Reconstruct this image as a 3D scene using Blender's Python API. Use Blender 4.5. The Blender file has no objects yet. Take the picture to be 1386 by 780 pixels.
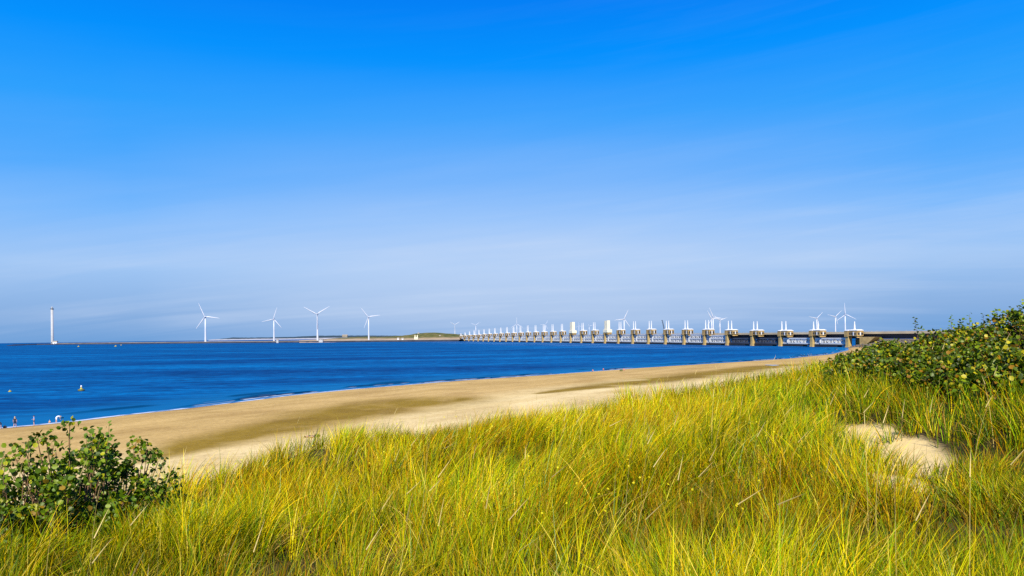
import bpy, math, random
import numpy as np
from mathutils import Vector, Matrix
random.seed(7)
rng = np.random.default_rng(11)
scene = bpy.context.scene
COL = scene.collection
R = math.radians

# ------------------------------------------------------------------ camera model (photo 1386 x 780)
F, H, ROLL = 1000.0, 14.5, R(0.724)
PCX, PCY = 693.0, 453.6
CR, SR = math.cos(ROLL), math.sin(ROLL)

def ray(px, py):
    """direction (per metre of Y) of a sight line"""
    du, dv = px - PCX, PCY - py
    return (du * CR + dv * SR) / F, (-du * SR + dv * CR) / F

def P(px, py, Y):
    a, b = ray(px, py)
    return Vector((a * Y, Y, H + b * Y))

def onz(px, py, z):
    a, b = ray(px, py)
    Y = (z - H) / b
    return Vector((a * Y, Y, z))

cam_d = bpy.data.cameras.new("camera")
cam = bpy.data.objects.new("camera", cam_d)
COL.objects.link(cam)
cam_d.sensor_width = 36.0
cam_d.lens = 36.0 * F / 1386.0
cam_d.shift_y = (PCY - 390.0) / 1386.0
cam_d.clip_start = 0.1
cam_d.clip_end = 30000
cam.matrix_world = Matrix.Translation((0, 0, H)) @ Matrix.Rotation(ROLL, 4, 'Y') @ Matrix.Rotation(R(90), 4, 'X')
scene.camera = cam

# ------------------------------------------------------------------ helpers
def tag(o, label=None, cat=None, group=None, kind=None):
    if label: o["label"] = label
    if cat: o["category"] = cat
    if group: o["group"] = group
    if kind: o["kind"] = kind
    return o

def empty(name, loc, label, cat, group=None, rz=0.0):
    o = bpy.data.objects.new(name, None)
    COL.objects.link(o)
    o.location = loc
    o.rotation_euler = (0, 0, rz)
    o.empty_display_size = 0.2
    return tag(o, label, cat, group)

class MB:
    """collects verts and faces of one mesh"""
    def __init__(s): s.v, s.f, s.m = [], [], []
    def add(s, vs, fs, mi=0):
        b = len(s.v)
        s.v += [tuple(x) for x in vs]
        s.f += [tuple(i + b for i in f) for f in fs]
        s.m += [mi] * len(fs)
    def box(s, x0, x1, y0, y1, z0, z1, mi=0, tx=0.0, ty=0.0):
        """box, top shrunk by tx / ty on each side"""
        vs = [(x0, y0, z0), (x1, y0, z0), (x1, y1, z0), (x0, y1, z0),
              (x0 + tx, y0 + ty, z1), (x1 - tx, y0 + ty, z1), (x1 - tx, y1 - ty, z1), (x0 + tx, y1 - ty, z1)]
        s.add(vs, [(3, 2, 1, 0), (4, 5, 6, 7), (0, 1, 5, 4), (1, 2, 6, 5), (2, 3, 7, 6), (3, 0, 4, 7)], mi)
    def tube(s, a, b, r0, r1=None, n=10, mi=0, caps=True):
        a, b = Vector(a), Vector(b)
        r1 = r0 if r1 is None else r1
        d = (b - a).normalized()
        u = d.orthogonal().normalized(); w = d.cross(u)
        vs = []
        for p, r in ((a, r0), (b, r1)):
            for k in range(n):
                t = 2 * math.pi * k / n
                vs.append(p + (u * math.cos(t) + w * math.sin(t)) * r)
        fs = [(k, (k + 1) % n, n + (k + 1) % n, n + k) for k in range(n)]
        if caps: fs += [tuple(range(n - 1, -1, -1)), tuple(range(n, 2 * n))]
        s.add(vs, fs, mi)
    def lathe(s, c, prof, n=24, mi=0):
        """prof: [(r, z)] about vertical through c"""
        vs, fs = [], []
        for r, z in prof:
            for k in range(n):
                t = 2 * math.pi * k / n
                vs.append((c[0] + r * math.cos(t), c[1] + r * math.sin(t), c[2] + z))
        for j in range(len(prof) - 1):
            for k in range(n):
                fs.append((j * n + k, j * n + (k + 1) % n, (j + 1) * n + (k + 1) % n, (j + 1) * n + k))
        fs.append(tuple(range(n - 1, -1, -1)))
        fs.append(tuple((len(prof) - 1) * n + k for k in range(n)))
        s.add(vs, fs, mi)
    def build(s, name, mats, parent=None, smooth=False, bevel=0.0):
        me = bpy.data.meshes.new(name)
        me.from_pydata(s.v, [], s.f)
        for m in (mats if isinstance(mats, (list, tuple)) else [mats]): me.materials.append(m)
        me.polygons.foreach_set("material_index", s.m)
        if smooth: me.polygons.foreach_set("use_smooth", [True] * len(s.f))
        me.update()
        o = bpy.data.objects.new(name, me)
        COL.objects.link(o)
        if parent: o.parent = parent
        if bevel:
            b = o.modifiers.new("edge", 'BEVEL'); b.width = bevel; b.segments = 2; b.limit_method = 'ANGLE'
        return o

def np_mesh(name, V, Q, mat, colors=None, smooth=False, parent=None, uvattrs=None):
    """mesh from numpy verts and quads (n x 4) or tris"""
    me = bpy.data.meshes.new(name)
    k = Q.shape[1]
    me.vertices.add(len(V)); me.vertices.foreach_set("co", np.ascontiguousarray(V, dtype=np.float32).ravel())
    me.loops.add(Q.size); me.loops.foreach_set("vertex_index", np.ascontiguousarray(Q, dtype=np.int32).ravel())
    me.polygons.add(len(Q))
    me.polygons.foreach_set("loop_start", np.arange(0, Q.size, k, dtype=np.int32))
    if smooth: me.polygons.foreach_set("use_smooth", np.ones(len(Q), dtype=bool))
    me.update(calc_edges=True)
    if colors is not None:
        at = me.color_attributes.new("tint", 'FLOAT_COLOR', 'POINT')
        c4 = np.ones((len(V), 4), dtype=np.float32); c4[:, :colors.shape[1]] = colors
        at.data.foreach_set("color", c4.ravel())
    for nm, arr in (uvattrs or {}).items():
        at = me.attributes.new(nm, 'FLOAT', 'POINT')
        at.data.foreach_set("value", np.ascontiguousarray(arr, dtype=np.float32))
    if mat: me.materials.append(mat)
    o = bpy.data.objects.new(name, me)
    COL.objects.link(o)
    if parent: o.parent = parent
    return o

_perm = np.random.default_rng(3).random((256, 256))
def vnoise(x, y):
    """smooth value noise 0..1"""
    xi, yi = np.floor(x).astype(int), np.floor(y).astype(int)
    fx, fy = x - xi, y - yi
    fx = fx * fx * (3 - 2 * fx); fy = fy * fy * (3 - 2 * fy)
    g = lambda i, j: _perm[i & 255, j & 255]
    return (g(xi, yi) * (1 - fx) + g(xi + 1, yi) * fx) * (1 - fy) + (g(xi, yi + 1) * (1 - fx) + g(xi + 1, yi + 1) * fx) * fy
def fbm(x, y, o=3):
    s, a, t = 0, 1.0, 0
    for k in range(o):
        s = s + a * vnoise(x * 2 ** k + 17.3 * k, y * 2 ** k + 5.1 * k); t += a; a *= .5
    return s / t
def sstep(a, b, x):
    t = np.clip((x - a) / (b - a), 0, 1)
    return t * t * (3 - 2 * t)

# ------------------------------------------------------------------ materials
def nodes(m):
    m.use_nodes = True
    nt = m.node_tree
    return nt, nt.nodes, nt.links

def mat(name, col, rough=.7, vary=.15, scale=1.0, bump=0.0, bscale=None, metal=0.0, spec=.4, stain=None):
    m = bpy.data.materials.new(name)
    nt, N, L = nodes(m)
    b = N["Principled BSDF"]
    b.inputs["Roughness"].default_value = rough
    b.inputs["Metallic"].default_value = metal
    b.inputs["Specular IOR Level"].default_value = spec
    tc = N.new("ShaderNodeTexCoord")
    nz = N.new("ShaderNodeTexNoise"); nz.inputs["Scale"].default_value = scale; nz.inputs["Detail"].default_value = 6
    L.new(tc.outputs["Object"], nz.inputs["Vector"])
    cr = N.new("ShaderNodeValToRGB")
    d = stain or tuple(c * (1 - vary) for c in col)
    l = tuple(min(1, c * (1 + vary)) for c in col)
    cr.color_ramp.elements[0].position = .3; cr.color_ramp.elements[0].color = (*d, 1)
    cr.color_ramp.elements[1].position = .7; cr.color_ramp.elements[1].color = (*l, 1)
    L.new(nz.outputs["Fac"], cr.inputs["Fac"])
    L.new(cr.outputs["Color"], b.inputs["Base Color"])
    if bump:
        n2 = N.new("ShaderNodeTexNoise"); n2.inputs["Scale"].default_value = bscale or scale * 4; n2.inputs["Detail"].default_value = 5
        L.new(tc.outputs["Object"], n2.inputs["Vector"])
        bp = N.new("ShaderNodeBump"); bp.inputs["Strength"].default_value = bump
        L.new(n2.outputs["Fac"], bp.inputs["Height"]); L.new(bp.outputs["Normal"], b.inputs["Normal"])
    return m

def leaf_mat(name, trans=.35, gloss=.06, rough=.45):
    m = bpy.data.materials.new(name)
    nt, N, L = nodes(m)
    N.remove(N["Principled BSDF"])
    out = N["Material Output"]
    at = N.new("ShaderNodeVertexColor"); at.layer_name = "tint"
    df = N.new("ShaderNodeBsdfDiffuse"); tr = N.new("ShaderNodeBsdfTranslucent"); gl = N.new("ShaderNodeBsdfGlossy")
    gl.inputs["Roughness"].default_value = rough
    gl.inputs["Color"].default_value = (.9, .9, .8, 1)
    L.new(at.outputs["Color"], df.inputs["Color"]); L.new(at.outputs["Color"], tr.inputs["Color"])
    mx = N.new("ShaderNodeMixShader"); mx.inputs[0].default_value = trans
    L.new(df.outputs[0], mx.inputs[1]); L.new(tr.outputs[0], mx.inputs[2])
    m2 = N.new("ShaderNodeMixShader"); m2.inputs[0].default_value = gloss
    L.new(mx.outputs[0], m2.inputs[1]); L.new(gl.outputs[0], m2.inputs[2])
    L.new(m2.outputs[0], out.inputs["Surface"])
    return m

M_white = mat("white_paint", (.70, .70, .68), .45, .06, .05)
M_turb = mat("turbine_white", (.61, .63, .67), .4, .04, .02)
M_conc = mat("sandy_concrete", (.50, .35, .13), .85, .25, .25, .3, 1.5)
M_conc2 = mat("weathered_concrete", (.40, .26, .09), .9, .35, .3, .3, 1.5)
M_road = mat("pale_concrete", (.55, .45, .29), .85, .12, .1)
M_girder = mat("dark_girder", (.035, .04, .055), .7, .3, .1)  # shadow under the road deck is put into this dark colour
M_truss_w = mat("truss_white", (.58, .59, .58), .5, .12, .15)
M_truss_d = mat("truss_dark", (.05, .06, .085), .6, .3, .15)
M_black = mat("tarry_black", (.018, .02, .026), .7, .4, .2)
M_cream = mat("cream_sheeting", (.80, .72, .50), .8, .08, .2, .2, .6)
M_window = mat("dark_window", (.03, .035, .045), .15, .2, .3)
M_stone = mat("basalt_stone", (.13, .11, .09), .9, .45, .6, .6, 3.0)
M_stone2 = mat("wet_stone", (.03, .032, .04), .7, .4, .05, .4, .6)
M_crane = mat("crane_steel", (.05, .06, .08), .6, .2, .3)
M_tower = mat("tower_concrete", (.43, .43, .42), .8, .08, .06)
M_tan = mat("breakwater_top", (.30, .25, .18), .9, .2, .02)
M_skin = mat("skin", (.60, .34, .22), .6, .05, 6)
M_red = mat("red_cloth", (.75, .10, .05), .8, .1, 5)
M_blk = mat("black_cloth", (.02, .02, .025), .85, .2, 5)
M_blue = mat("blue_cloth", (.20, .34, .72), .8, .1, 5)
M_navy = mat("navy_cloth", (.03, .05, .13), .8, .1, 5)
M_wht = mat("white_cloth", (.85, .85, .86), .8, .03, 5)
M_hairb = mat("blond_hair", (.62, .47, .22), .7, .2, 20)
M_haird = mat("dark_hair", (.05, .03, .02), .6, .2, 20)
M_yel = mat("yellow_float", (.45, .38, .04), .5, .1, 3)
M_olive = mat("olive_float", (.12, .13, .03), .6, .3, 3)
M_stem = mat("twig_bark", (.20, .11, .05), .9, .3, 12)
M_leaf = leaf_mat("leaf", .28, .02, .45)
M_grass = leaf_mat("grass_blade", .16, .006, .5)
M_petal = leaf_mat("petal", .3, .02, .5)

# ------------------------------------------------------------------ terrain
SHORE_PX = [(0, 579.6), (46, 575.6), (100, 570.2), (160, 562.6), (240, 554.4), (380, 536.7), (478, 526.9), (624, 515.2), (740, 507.6), (860, 498.6), (960, 492.5), (1060, 486), (1120, 480)]
SH = [(-420, -330), (-230, -72)] + [tuple(onz(x, y, 0)[:2]) for x, y in SHORE_PX] + [(246, 545), (284, 628), (322, 655), (520, 560), (1400, 900), (6000, 4000)]
SH = np.array(SH, dtype=float)

def shore_dist(X, Y):
    """signed distance to the shoreline, inland positive"""
    best = np.full(X.shape, 1e18); sgn = np.ones(X.shape)
    for (ax, ay), (bx, by) in zip(SH[:-1], SH[1:]):
        dx, dy = bx - ax, by - ay
        t = np.clip(((X - ax) * dx + (Y - ay) * dy) / (dx * dx + dy * dy), 0, 1)
        ex, ey = X - ax - t * dx, Y - ay - t * dy
        d2 = ex * ex + ey * ey
        cr = dx * (Y - ay) - dy * (X - ax)
        near = d2 < best - 1e-9
        best = np.where(near, d2, best)
        sgn = np.where(near, np.where(cr < 0, 1.0, -1.0), sgn)
    return np.sqrt(best) * sgn

# dune edge along the beach: t (along), s (seaward), z of the ground
CREST = np.array([(-400, 12, 11.4), (-60, 12, 11.5), (0, 12.2, 11.5), (6.9, 12.4, 11.70), (10.2, 13, 12.12), (13, 12.6, 12.03), (16.1, 11.8, 12.00),
                  (19.4, 10.7, 12.20), (22.7, 9.6, 12.62), (29.2, 7.6, 12.90), (32.2, 6.9, 13.08), (60, 2, 12.6), (120, -8, 11.5), (220, -10, 9.5), (500, 0, 9), (900, 0, 9)])
def ts(X, Y): return .596 * X + .803 * Y, -.803 * X + .596 * Y

def ground(X, Y):
    X = np.asarray(X, float); Y = np.asarray(Y, float)
    d = shore_dist(X, Y)
    beach = np.where(d < 0, np.maximum(-3.0, d * .09), np.interp(d, [0, 12, 40, 62, 90, 140, 3000], [0, .65, 1.25, 1.75, 2.7, 3.6, 4.0]))
    beach = beach + .10 * (fbm(X * .06, Y * .06) - .5) * sstep(2, 25, d)
    t, s = ts(X, Y)
    sc = np.interp(t, CREST[:, 0], CREST[:, 1]) + 1.6 * (fbm(t * .12 + 3, s * .0 + 1.5, 2) - .5)
    zc = np.interp(t, CREST[:, 0], CREST[:, 2])
    q = sstep(-2, 1, (s - sc) / 5.0)  # 0 on the plateau, 1 towards the edge
    w = sstep(0, 1, np.clip(s / np.maximum(sc, .5), 0, 1)) if False else np.clip(s, 0, None) / np.maximum(sc, 1.0)
    top = 12.85 + (zc - 12.85) * sstep(0.0, 1.0, np.clip(w, 0, 1))
    top = top + .32 * (fbm(X * .22, Y * .22) - .5) * sstep(1.5, 5, np.hypot(X, Y))
    top = top + .55 * np.exp(-((X - 10.5) / 5) ** 2 - ((Y - 17) / 5) ** 2)       # knoll under the bushes
    top = top + .50 * np.exp(-((X - 7.9) / 1.7) ** 2 - ((Y - 9.8) / 3.4) ** 2) + .38 * np.exp(-((X + 4.1) / 1.7) ** 2 - ((Y - 6.2) / 1.4) ** 2)   # bank to the right of the blow-out
    top = top - .30 * np.exp(-((X - 5.7) / 1.0) ** 2 - ((Y - 11) / 2.6) ** 2)     # blow-out of bare sand
    face = zc - .58 * np.maximum(s - sc, 0) + .5 * (fbm(X * .2, Y * .2) - .5) * sstep(0, 6, s - sc)
    dune = np.where(s <= sc, top, np.minimum(top, face))
    # far inland part of the land falls away from the dune ridge
    dune = np.where(t > 45, dune - (dune - 6.0) * sstep(45, 120, t) * .55 + 1.0 * (fbm(X * .04, Y * .04) - .5), dune)
    k = np.maximum(dune, beach) + .0
    h = np.clip(1 - np.abs(dune - beach) / 1.2, 0, 1)
    z = k + .12 * h * h
    return np.where(d > 28, z, beach)

def ground1(x, y): return float(ground(np.array([x]), np.array([y]))[0])

def hit(px, py):
    """where a sight line meets the terrain"""
    a, b = ray(px, py)
    Y = np.concatenate([np.arange(2, 60, .05), np.arange(60, 900, .5)])
    g = ground(a * Y, Y)
    z = H + b * Y
    i = int(np.argmax(z <= g))
    return Vector((a * Y[i], Y[i], g[i]))

PATCHES = [(hit(1186, 602), .46, 1.4), (hit(1200, 628), .56, 1.3), (hit(1222, 656), .46, 1.0)]
def bare(X, Y):
    """1 in the bare sand patch between the grass"""
    b = np.zeros(X.shape)
    n = fbm(X * 1.1 + 40, Y * 1.1) - .5
    for c, rx, ry in PATCHES:
        q = np.hypot((X - c.x) / rx, (Y - c.y) / ry) + n * 1.3
        b = np.maximum(b, 1 - sstep(.75, 1.1, q))
    return b

def polyband(X, Y, pts, wid):
    best = np.full(X.shape, 1e9)
    W = np.zeros(X.shape)
    for (a, wa), (b, wb) in zip(list(zip(pts, wid))[:-1], list(zip(pts, wid))[1:]):
        dx, dy = b.x - a.x, b.y - a.y
        t = np.clip(((X - a.x) * dx + (Y - a.y) * dy) / (dx * dx + dy * dy), 0, 1)
        e = np.hypot(X - a.x - t * dx, Y - a.y - t * dy) / (wa + (wb - wa) * t)
        best = np.minimum(best, e)
    return 1 - sstep(.0, 1.5, best)

def wet_mask(X, Y):
    wob = (fbm(X * .05, Y * .05) - .5) * 6
    n = (fbm(X * .12 + 9, Y * .12) - .5)
    B1 = [(190, 628), (240, 612), (300, 597), (400, 572), (480, 555), (550, 545), (620, 540.5)]
    B2 = [(735, 534.5), (800, 527), (850, 521.5), (930, 511), (1000, 501.5), (1060, 494)]
    p1 = [onz(x, y, 1.6) for x, y in B1]; p2 = [onz(x, y, 1.6) for x, y in B2]
    m = np.maximum(polyband(X + wob, Y, p1, [2, 4, 6, 9, 14, 16, 7]), polyband(X + wob, Y, p2, [2, 7, 11, 13, 10, 8]))
    return np.clip(m * (1 + n * 1.3), 0, 1) * (.75 + .5 * fbm(X * .3, Y * .1, 3)) * 1.15

rings = np.concatenate([[.3, .8], np.geomspace(1.5, 60, 250), np.geomspace(60, 480, 330)[1:], np.geomspace(480, 7600, 70)[1:]])
az = np.radians(np.concatenate([np.linspace(-180, -52, 60)[:-1], np.linspace(-52, 52, 420), np.linspace(52, 180, 60)[1:]]))
RR, AA = np.meshgrid(rings, az, indexing='ij')
TX, TY = RR * np.sin(AA), RR * np.cos(AA)
TZ = ground(TX, TY)
d_sh = shore_dist(TX, TY)
nr, na = RR.shape
idx = np.arange(nr * na).reshape(nr, na)
Qt = np.stack([idx[:-1, :-1], idx[:-1, 1:], idx[1:, 1:], idx[1:, :-1]], -1).reshape(-1, 4)
t_, s_ = ts(TX, TY)
sc_ = np.interp(t_, CREST[:, 0], CREST[:, 1])
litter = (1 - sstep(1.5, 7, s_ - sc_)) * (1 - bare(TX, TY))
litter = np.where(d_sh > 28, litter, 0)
dry = sstep(50, 66, d_sh + 14 * (fbm(TX * .045, TY * .045) - .5))
wet = wet_mask(TX, TY) * (1 - litter)
edge = 1 - sstep(.5, 5.5 + 4 * (fbm(TX * .05 + 30, TY * .05) - .5), d_sh)

m = bpy.data.materials.new("sand_and_dune_soil")
nt, N, L = nodes(m)
b = N["Principled BSDF"]; b.inputs["Specular IOR Level"].default_value = .15
def attr(nm):
    a = N.new("ShaderNodeAttribute"); a.attribute_name = nm; return a.outputs["Fac"]
def mixc(f, c0, c1):
    x = N.new("ShaderNodeMix"); x.data_type = 'RGBA'
    L.new(f, x.inputs[0])
    for i, c in ((6, c0), (7, c1)):
        if isinstance(c, tuple): x.inputs[i].default_value = (*c, 1)
        else: L.new(c, x.inputs[i])
    return x.outputs[2]
tc = N.new("ShaderNodeTexCoord")
def noise(scale, detail=5, stretch=None, rot=0.0):
    n = N.new("ShaderNodeTexNoise"); n.inputs["Scale"].default_value = scale; n.inputs["Detail"].default_value = detail
    if stretch:
        mp = N.new("ShaderNodeMapping"); mp.vector_type = 'TEXTURE'; mp.inputs["Scale"].default_value = tuple(1 / q for q in stretch); mp.inputs["Rotation"].default_value = (0, 0, rot)
        L.new(tc.outputs["Object"], mp.inputs["Vector"]); L.new(mp.outputs["Vector"], n.inputs["Vector"])
    else: L.new(tc.outputs["Object"], n.inputs["Vector"])
    return n.outputs["Fac"]
def ramp(f, stops):
    r = N.new("ShaderNodeValToRGB")
    while len(r.color_ramp.elements) < len(stops): r.color_ramp.elements.new(.5)
    for e, (p, c) in zip(r.color_ramp.elements, stops): e.position = p; e.color = (*c, 1)
    L.new(f, r.inputs["Fac"]); return r.outputs["Color"]
# streaks lie along the beach (direction .596,.803)
streak = noise(1.0, 6, (.025, .16, .1), math.atan2(.803, .596))
fine = noise(3.0, 8)
moist = ramp(streak, [(.3, (.46, .295, .085)), (.7, (.58, .385, .13))])
dryc = ramp(streak, [(.3, (.66, .48, .19)), (.7, (.77, .59, .27))])
base = mixc(attr("dry"), moist, dryc)
base = mixc(attr("wet"), base, (.26, .16, .010))
base = mixc(attr("edge"), base, (.33, .20, .06))
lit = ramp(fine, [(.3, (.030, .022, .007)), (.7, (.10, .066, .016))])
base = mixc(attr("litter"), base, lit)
spk0 = ramp(fine, [(.35, (.86, .86, .86)), (.65, (1.08, 1.08, 1.08))])
trod = ramp(noise(.9, 4), [(.36, (.88, .87, .85)), (.5, (1, 1, 1)), (.7, (1.06, 1.06, 1.06))])
patchy = ramp(noise(.07, 5), [(.36, (.84, .81, .76)), (.52, (1, 1, 1)), (.7, (1.05, 1.05, 1.05))])
def mulc(a, c):
    x = N.new("ShaderNodeMix"); x.data_type = 'RGBA'; x.blend_type = 'MULTIPLY'; x.inputs[0].default_value = 1
    L.new(a, x.inputs[6]); L.new(c, x.inputs[7]); return x.outputs[2]
spk = mulc(mulc(spk0, trod), patchy)
mu = N.new("ShaderNodeMix"); mu.data_type = 'RGBA'; mu.blend_type = 'MULTIPLY'; mu.inputs[0].default_value = 1
L.new(base, mu.inputs[6]); L.new(spk, mu.inputs[7]); L.new(mu.outputs[2], b.inputs["Base Color"])
rg = N.new("ShaderNodeMapRange"); L.new(attr("edge"), rg.inputs[0]); rg.inputs[3].default_value = .95; rg.inputs[4].default_value = .45
L.new(rg.outputs[0], b.inputs["Roughness"])
bp = N.new("ShaderNodeBump"); bp.inputs["Strength"].default_value = .5; bp.inputs["Distance"].default_value = .12
L.new(noise(1.6, 8), bp.inputs["Height"]); L.new(bp.outputs["Normal"], b.inputs["Normal"])
M_sand = m
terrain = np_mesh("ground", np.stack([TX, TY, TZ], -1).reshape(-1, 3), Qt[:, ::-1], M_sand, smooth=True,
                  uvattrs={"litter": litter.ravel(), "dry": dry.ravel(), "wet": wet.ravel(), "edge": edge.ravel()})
tag(terrain, "sandy beach and dune ground running down to the blue water", kind="structure")

# ------------------------------------------------------------------ water
def water_mat(name, foam=False):
    global N, L, tc
    m = bpy.data.materials.new(name)
    nt, N, L = nodes(m)
    b = N["Principled BSDF"]
    tc = N.new("ShaderNodeTexCoord")
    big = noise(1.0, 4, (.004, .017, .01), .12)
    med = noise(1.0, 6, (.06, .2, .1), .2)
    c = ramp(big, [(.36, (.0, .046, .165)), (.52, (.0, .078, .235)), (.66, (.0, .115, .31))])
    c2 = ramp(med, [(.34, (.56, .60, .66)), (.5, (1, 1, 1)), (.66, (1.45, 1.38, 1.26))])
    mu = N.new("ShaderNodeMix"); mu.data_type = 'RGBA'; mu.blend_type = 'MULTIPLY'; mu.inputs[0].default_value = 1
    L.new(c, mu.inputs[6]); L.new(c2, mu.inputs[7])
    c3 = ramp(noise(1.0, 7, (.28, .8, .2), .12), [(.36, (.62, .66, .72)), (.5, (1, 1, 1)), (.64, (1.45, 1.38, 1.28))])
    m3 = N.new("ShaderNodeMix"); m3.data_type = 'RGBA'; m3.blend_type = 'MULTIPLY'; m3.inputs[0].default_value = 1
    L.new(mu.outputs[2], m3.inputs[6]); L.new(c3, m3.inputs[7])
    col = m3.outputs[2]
    col = mixc(attr("shallow"), col, (.004, .13, .30))
    if foam:
        col = mixc(attr("front"), col, (.0, .022, .065)); col = mixc(attr("foam"), col, (.72, .78, .85))  # steep wave faces painted dark in place of their reflection; foam is white
    else:
        fo = noise(1.0, 5, (.012, .3, .1), .12)
        f1 = ramp(fo, [(.56, (0, 0, 0)), (.68, (1, 1, 1))])
        ml = N.new("ShaderNodeMath"); ml.operation = 'MULTIPLY'
        L.new(f1, ml.inputs[0]); L.new(attr("churn"), ml.inputs[1])
        col = mixc(ml.outputs[0], col, (.30, .52, .78))
    N.remove(b)
    df = N.new("ShaderNodeBsdfDiffuse"); gl = N.new("ShaderNodeBsdfGlossy"); gl.inputs["Roughness"].default_value = .3; mx = N.new("ShaderNodeMixShader"); mx.inputs[0].default_value = .045
    L.new(col, df.inputs["Color"]); L.new(df.outputs[0], mx.inputs[1]); L.new(gl.outputs[0], mx.inputs[2]); L.new(mx.outputs[0], N["Material Output"].inputs["Surface"])
    bp = N.new("ShaderNodeBump"); bp.inputs["Strength"].default_value = .8; bp.inputs["Distance"].default_value = .4
    L.new(noise(1.0, 8, (.10, .5, .3), .15), bp.inputs["Height"]); L.new(bp.outputs["Normal"], df.inputs["Normal"]); L.new(bp.outputs["Normal"], gl.inputs["Normal"])
    return m
wr = np.concatenate([np.geomspace(45, 500, 260), np.geomspace(500, 7250, 120)[1:]])
wa = np.radians(np.linspace(-115, 115, 420))
WR, WA = np.meshgrid(wr, wa, indexing='ij')
WX, WY = WR * np.sin(WA), WR * np.cos(WA)
wd = -shore_dist(WX, WY)
i2 = np.arange(WR.size).reshape(WR.shape)
Qw = np.stack([i2[:-1, :-1], i2[:-1, 1:], i2[1:, 1:], i2[1:, :-1]], -1).reshape(-1, 4)
# barrier line for the churned water in front of it
DX, DY, X0, Y0 = -13.95, 42.78, 294.7, 646.8
kk = ((WX - X0) * DX + (WY - Y0) * DY) / (45.0 ** 2)
vv = (-(WX - X0) * DY + (WY - Y0) * DX) / 45.0 * 1.0   # seaward positive below
sea = -((WX - X0) * (DY) - (WY - Y0) * DX) / 45.0
churn = sstep(8, 45, sea) * (1 - sstep(90, 190, sea)) * sstep(0, 4, kk) * (1 - sstep(26, 32, kk))
keep = (wd.ravel()[Qw] > -12).any(axis=1)
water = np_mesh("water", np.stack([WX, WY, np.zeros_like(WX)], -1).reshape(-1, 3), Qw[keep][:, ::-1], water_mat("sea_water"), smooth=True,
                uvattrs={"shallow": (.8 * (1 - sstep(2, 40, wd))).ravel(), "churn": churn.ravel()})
tag(water, "deep blue rippled sea", kind="structure")

# surf: strip along the shoreline with small breaking waves
def along(step):
    pts = []
    for a, b_ in zip(SH[1:-5], SH[2:-4]):
        n = max(1, int(np.hypot(*(b_ - a)) / step))
        for k in range(n): pts.append(a + (b_ - a) * k / n)
    return np.array(pts)
sp = along(.7)
for _ in range(60): sp[1:-1] = (sp[:-2] + sp[1:-1] * 2 + sp[2:]) / 4
tan = np.gradient(sp, axis=0); tan /= np.linalg.norm(tan, axis=1)[:, None]
nrm = np.stack([-tan[:, 1], tan[:, 0]], 1)    # seaward
off = np.linspace(-1.6, 20, 70)
al = np.cumsum(np.r_[0, np.linalg.norm(np.diff(sp, axis=0), axis=1)])
A2, O2 = np.meshgrid(al, off, indexing='ij')
run = 1.6 * (fbm(A2 * .06, O2 * 0 + 2.2, 3) - .35)   # how far the swash runs up
PX = sp[:, None, 0] + nrm[:, None, 0] * (O2 - run * np.exp(-np.clip(O2, 0, None) / 3)); PY = sp[:, None, 1] + nrm[:, None, 1] * (O2 - run * np.exp(-np.clip(O2, 0, None) / 3))
gz = ground(PX, PY)
def crest(o, wid, ph, h, thr):
    c = o + 1.6 * (fbm(A2 * .03 + ph, A2 * 0 + ph, 2) - .5)
    on = sstep(thr, thr + .18, fbm(A2 * .045 + ph * 3, A2 * 0 + 7 + ph, 2))
    u = (O2 - c) / wid
    return h * on * np.exp(-np.where(u < 0, u * u * 5, u * u)), on * np.exp(-((u + .95) / .30) ** 2), on * np.exp(-((u + .45) / .75) ** 2)
z1, f1_, g1_ = crest(3.4, 1.0, .7, .38, .40); z2, f2_, g2_ = crest(7.5, 1.4, 4.1, .34, .46); z3, f3_, g3_ = crest(13, 1.9, 8.3, .28, .5)
SZ = np.maximum(.02, gz + .03) + z1 + z2 + z3
nz_ = fbm(A2 * .35, O2 * 1.1, 3)
foam = .8 * np.clip((1 - sstep(.0, 1.2, O2 + 1.6 * (nz_ - .5))) * sstep(.42, .62, nz_ + .45 * (fbm(A2 * .03, O2 * 0, 2) - .35)) * (1 - .75 * sstep(270, 330, PY)), 0, 1)
foam = np.maximum(foam, .75 * f1_ * sstep(.4, .62, nz_)); foam = np.maximum(foam, .35 * f2_ * sstep(.48, .66, nz_))
i3 = np.arange(A2.size).reshape(A2.shape)
Qs = np.stack([i3[:-1, :-1], i3[:-1, 1:], i3[1:, 1:], i3[1:, :-1]], -1).reshape(-1, 4)
surf = np_mesh("surf", np.stack([PX, PY, SZ], -1).reshape(-1, 3), Qs, water_mat("surf_water", True), smooth=True,
               uvattrs={"shallow": (.8 * (1 - sstep(2, 40, O2))).ravel(), "foam": foam.ravel(), "front": np.clip(g1_ + g2_ * .9 + g3_ * .7, 0, 1).ravel()})
tag(surf, "thin white surf breaking along the sand", kind="structure")

# shallow puddle on the far beach
pc = onz(1046, 493.6, 1.7)
pz = ground1(pc.x, pc.y) + .05
mb = MB(); n = 40; ring = []
for k in range(n):
    t = 2 * math.pi * k / n
    rr = 1 + .18 * math.sin(3 * t + 1) + .1 * math.sin(5 * t)
    ring.append((pc.x + 2.2 * rr * math.cos(t), pc.y + 5.0 * rr * math.sin(t), pz))
mb.add(ring, [tuple(range(n))])
pud = bpy.data.materials.new("puddle_water"); nt, N, L = nodes(pud)
N["Principled BSDF"].inputs["Base Color"].default_value = (.30, .36, .45, 1); N["Principled BSDF"].inputs["Roughness"].default_value = .03
N["Principled BSDF"].inputs["Specular IOR Level"].default_value = .8
tag(mb.build("puddle", pud), "pale puddle lying on the far beach", kind="structure")

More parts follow.
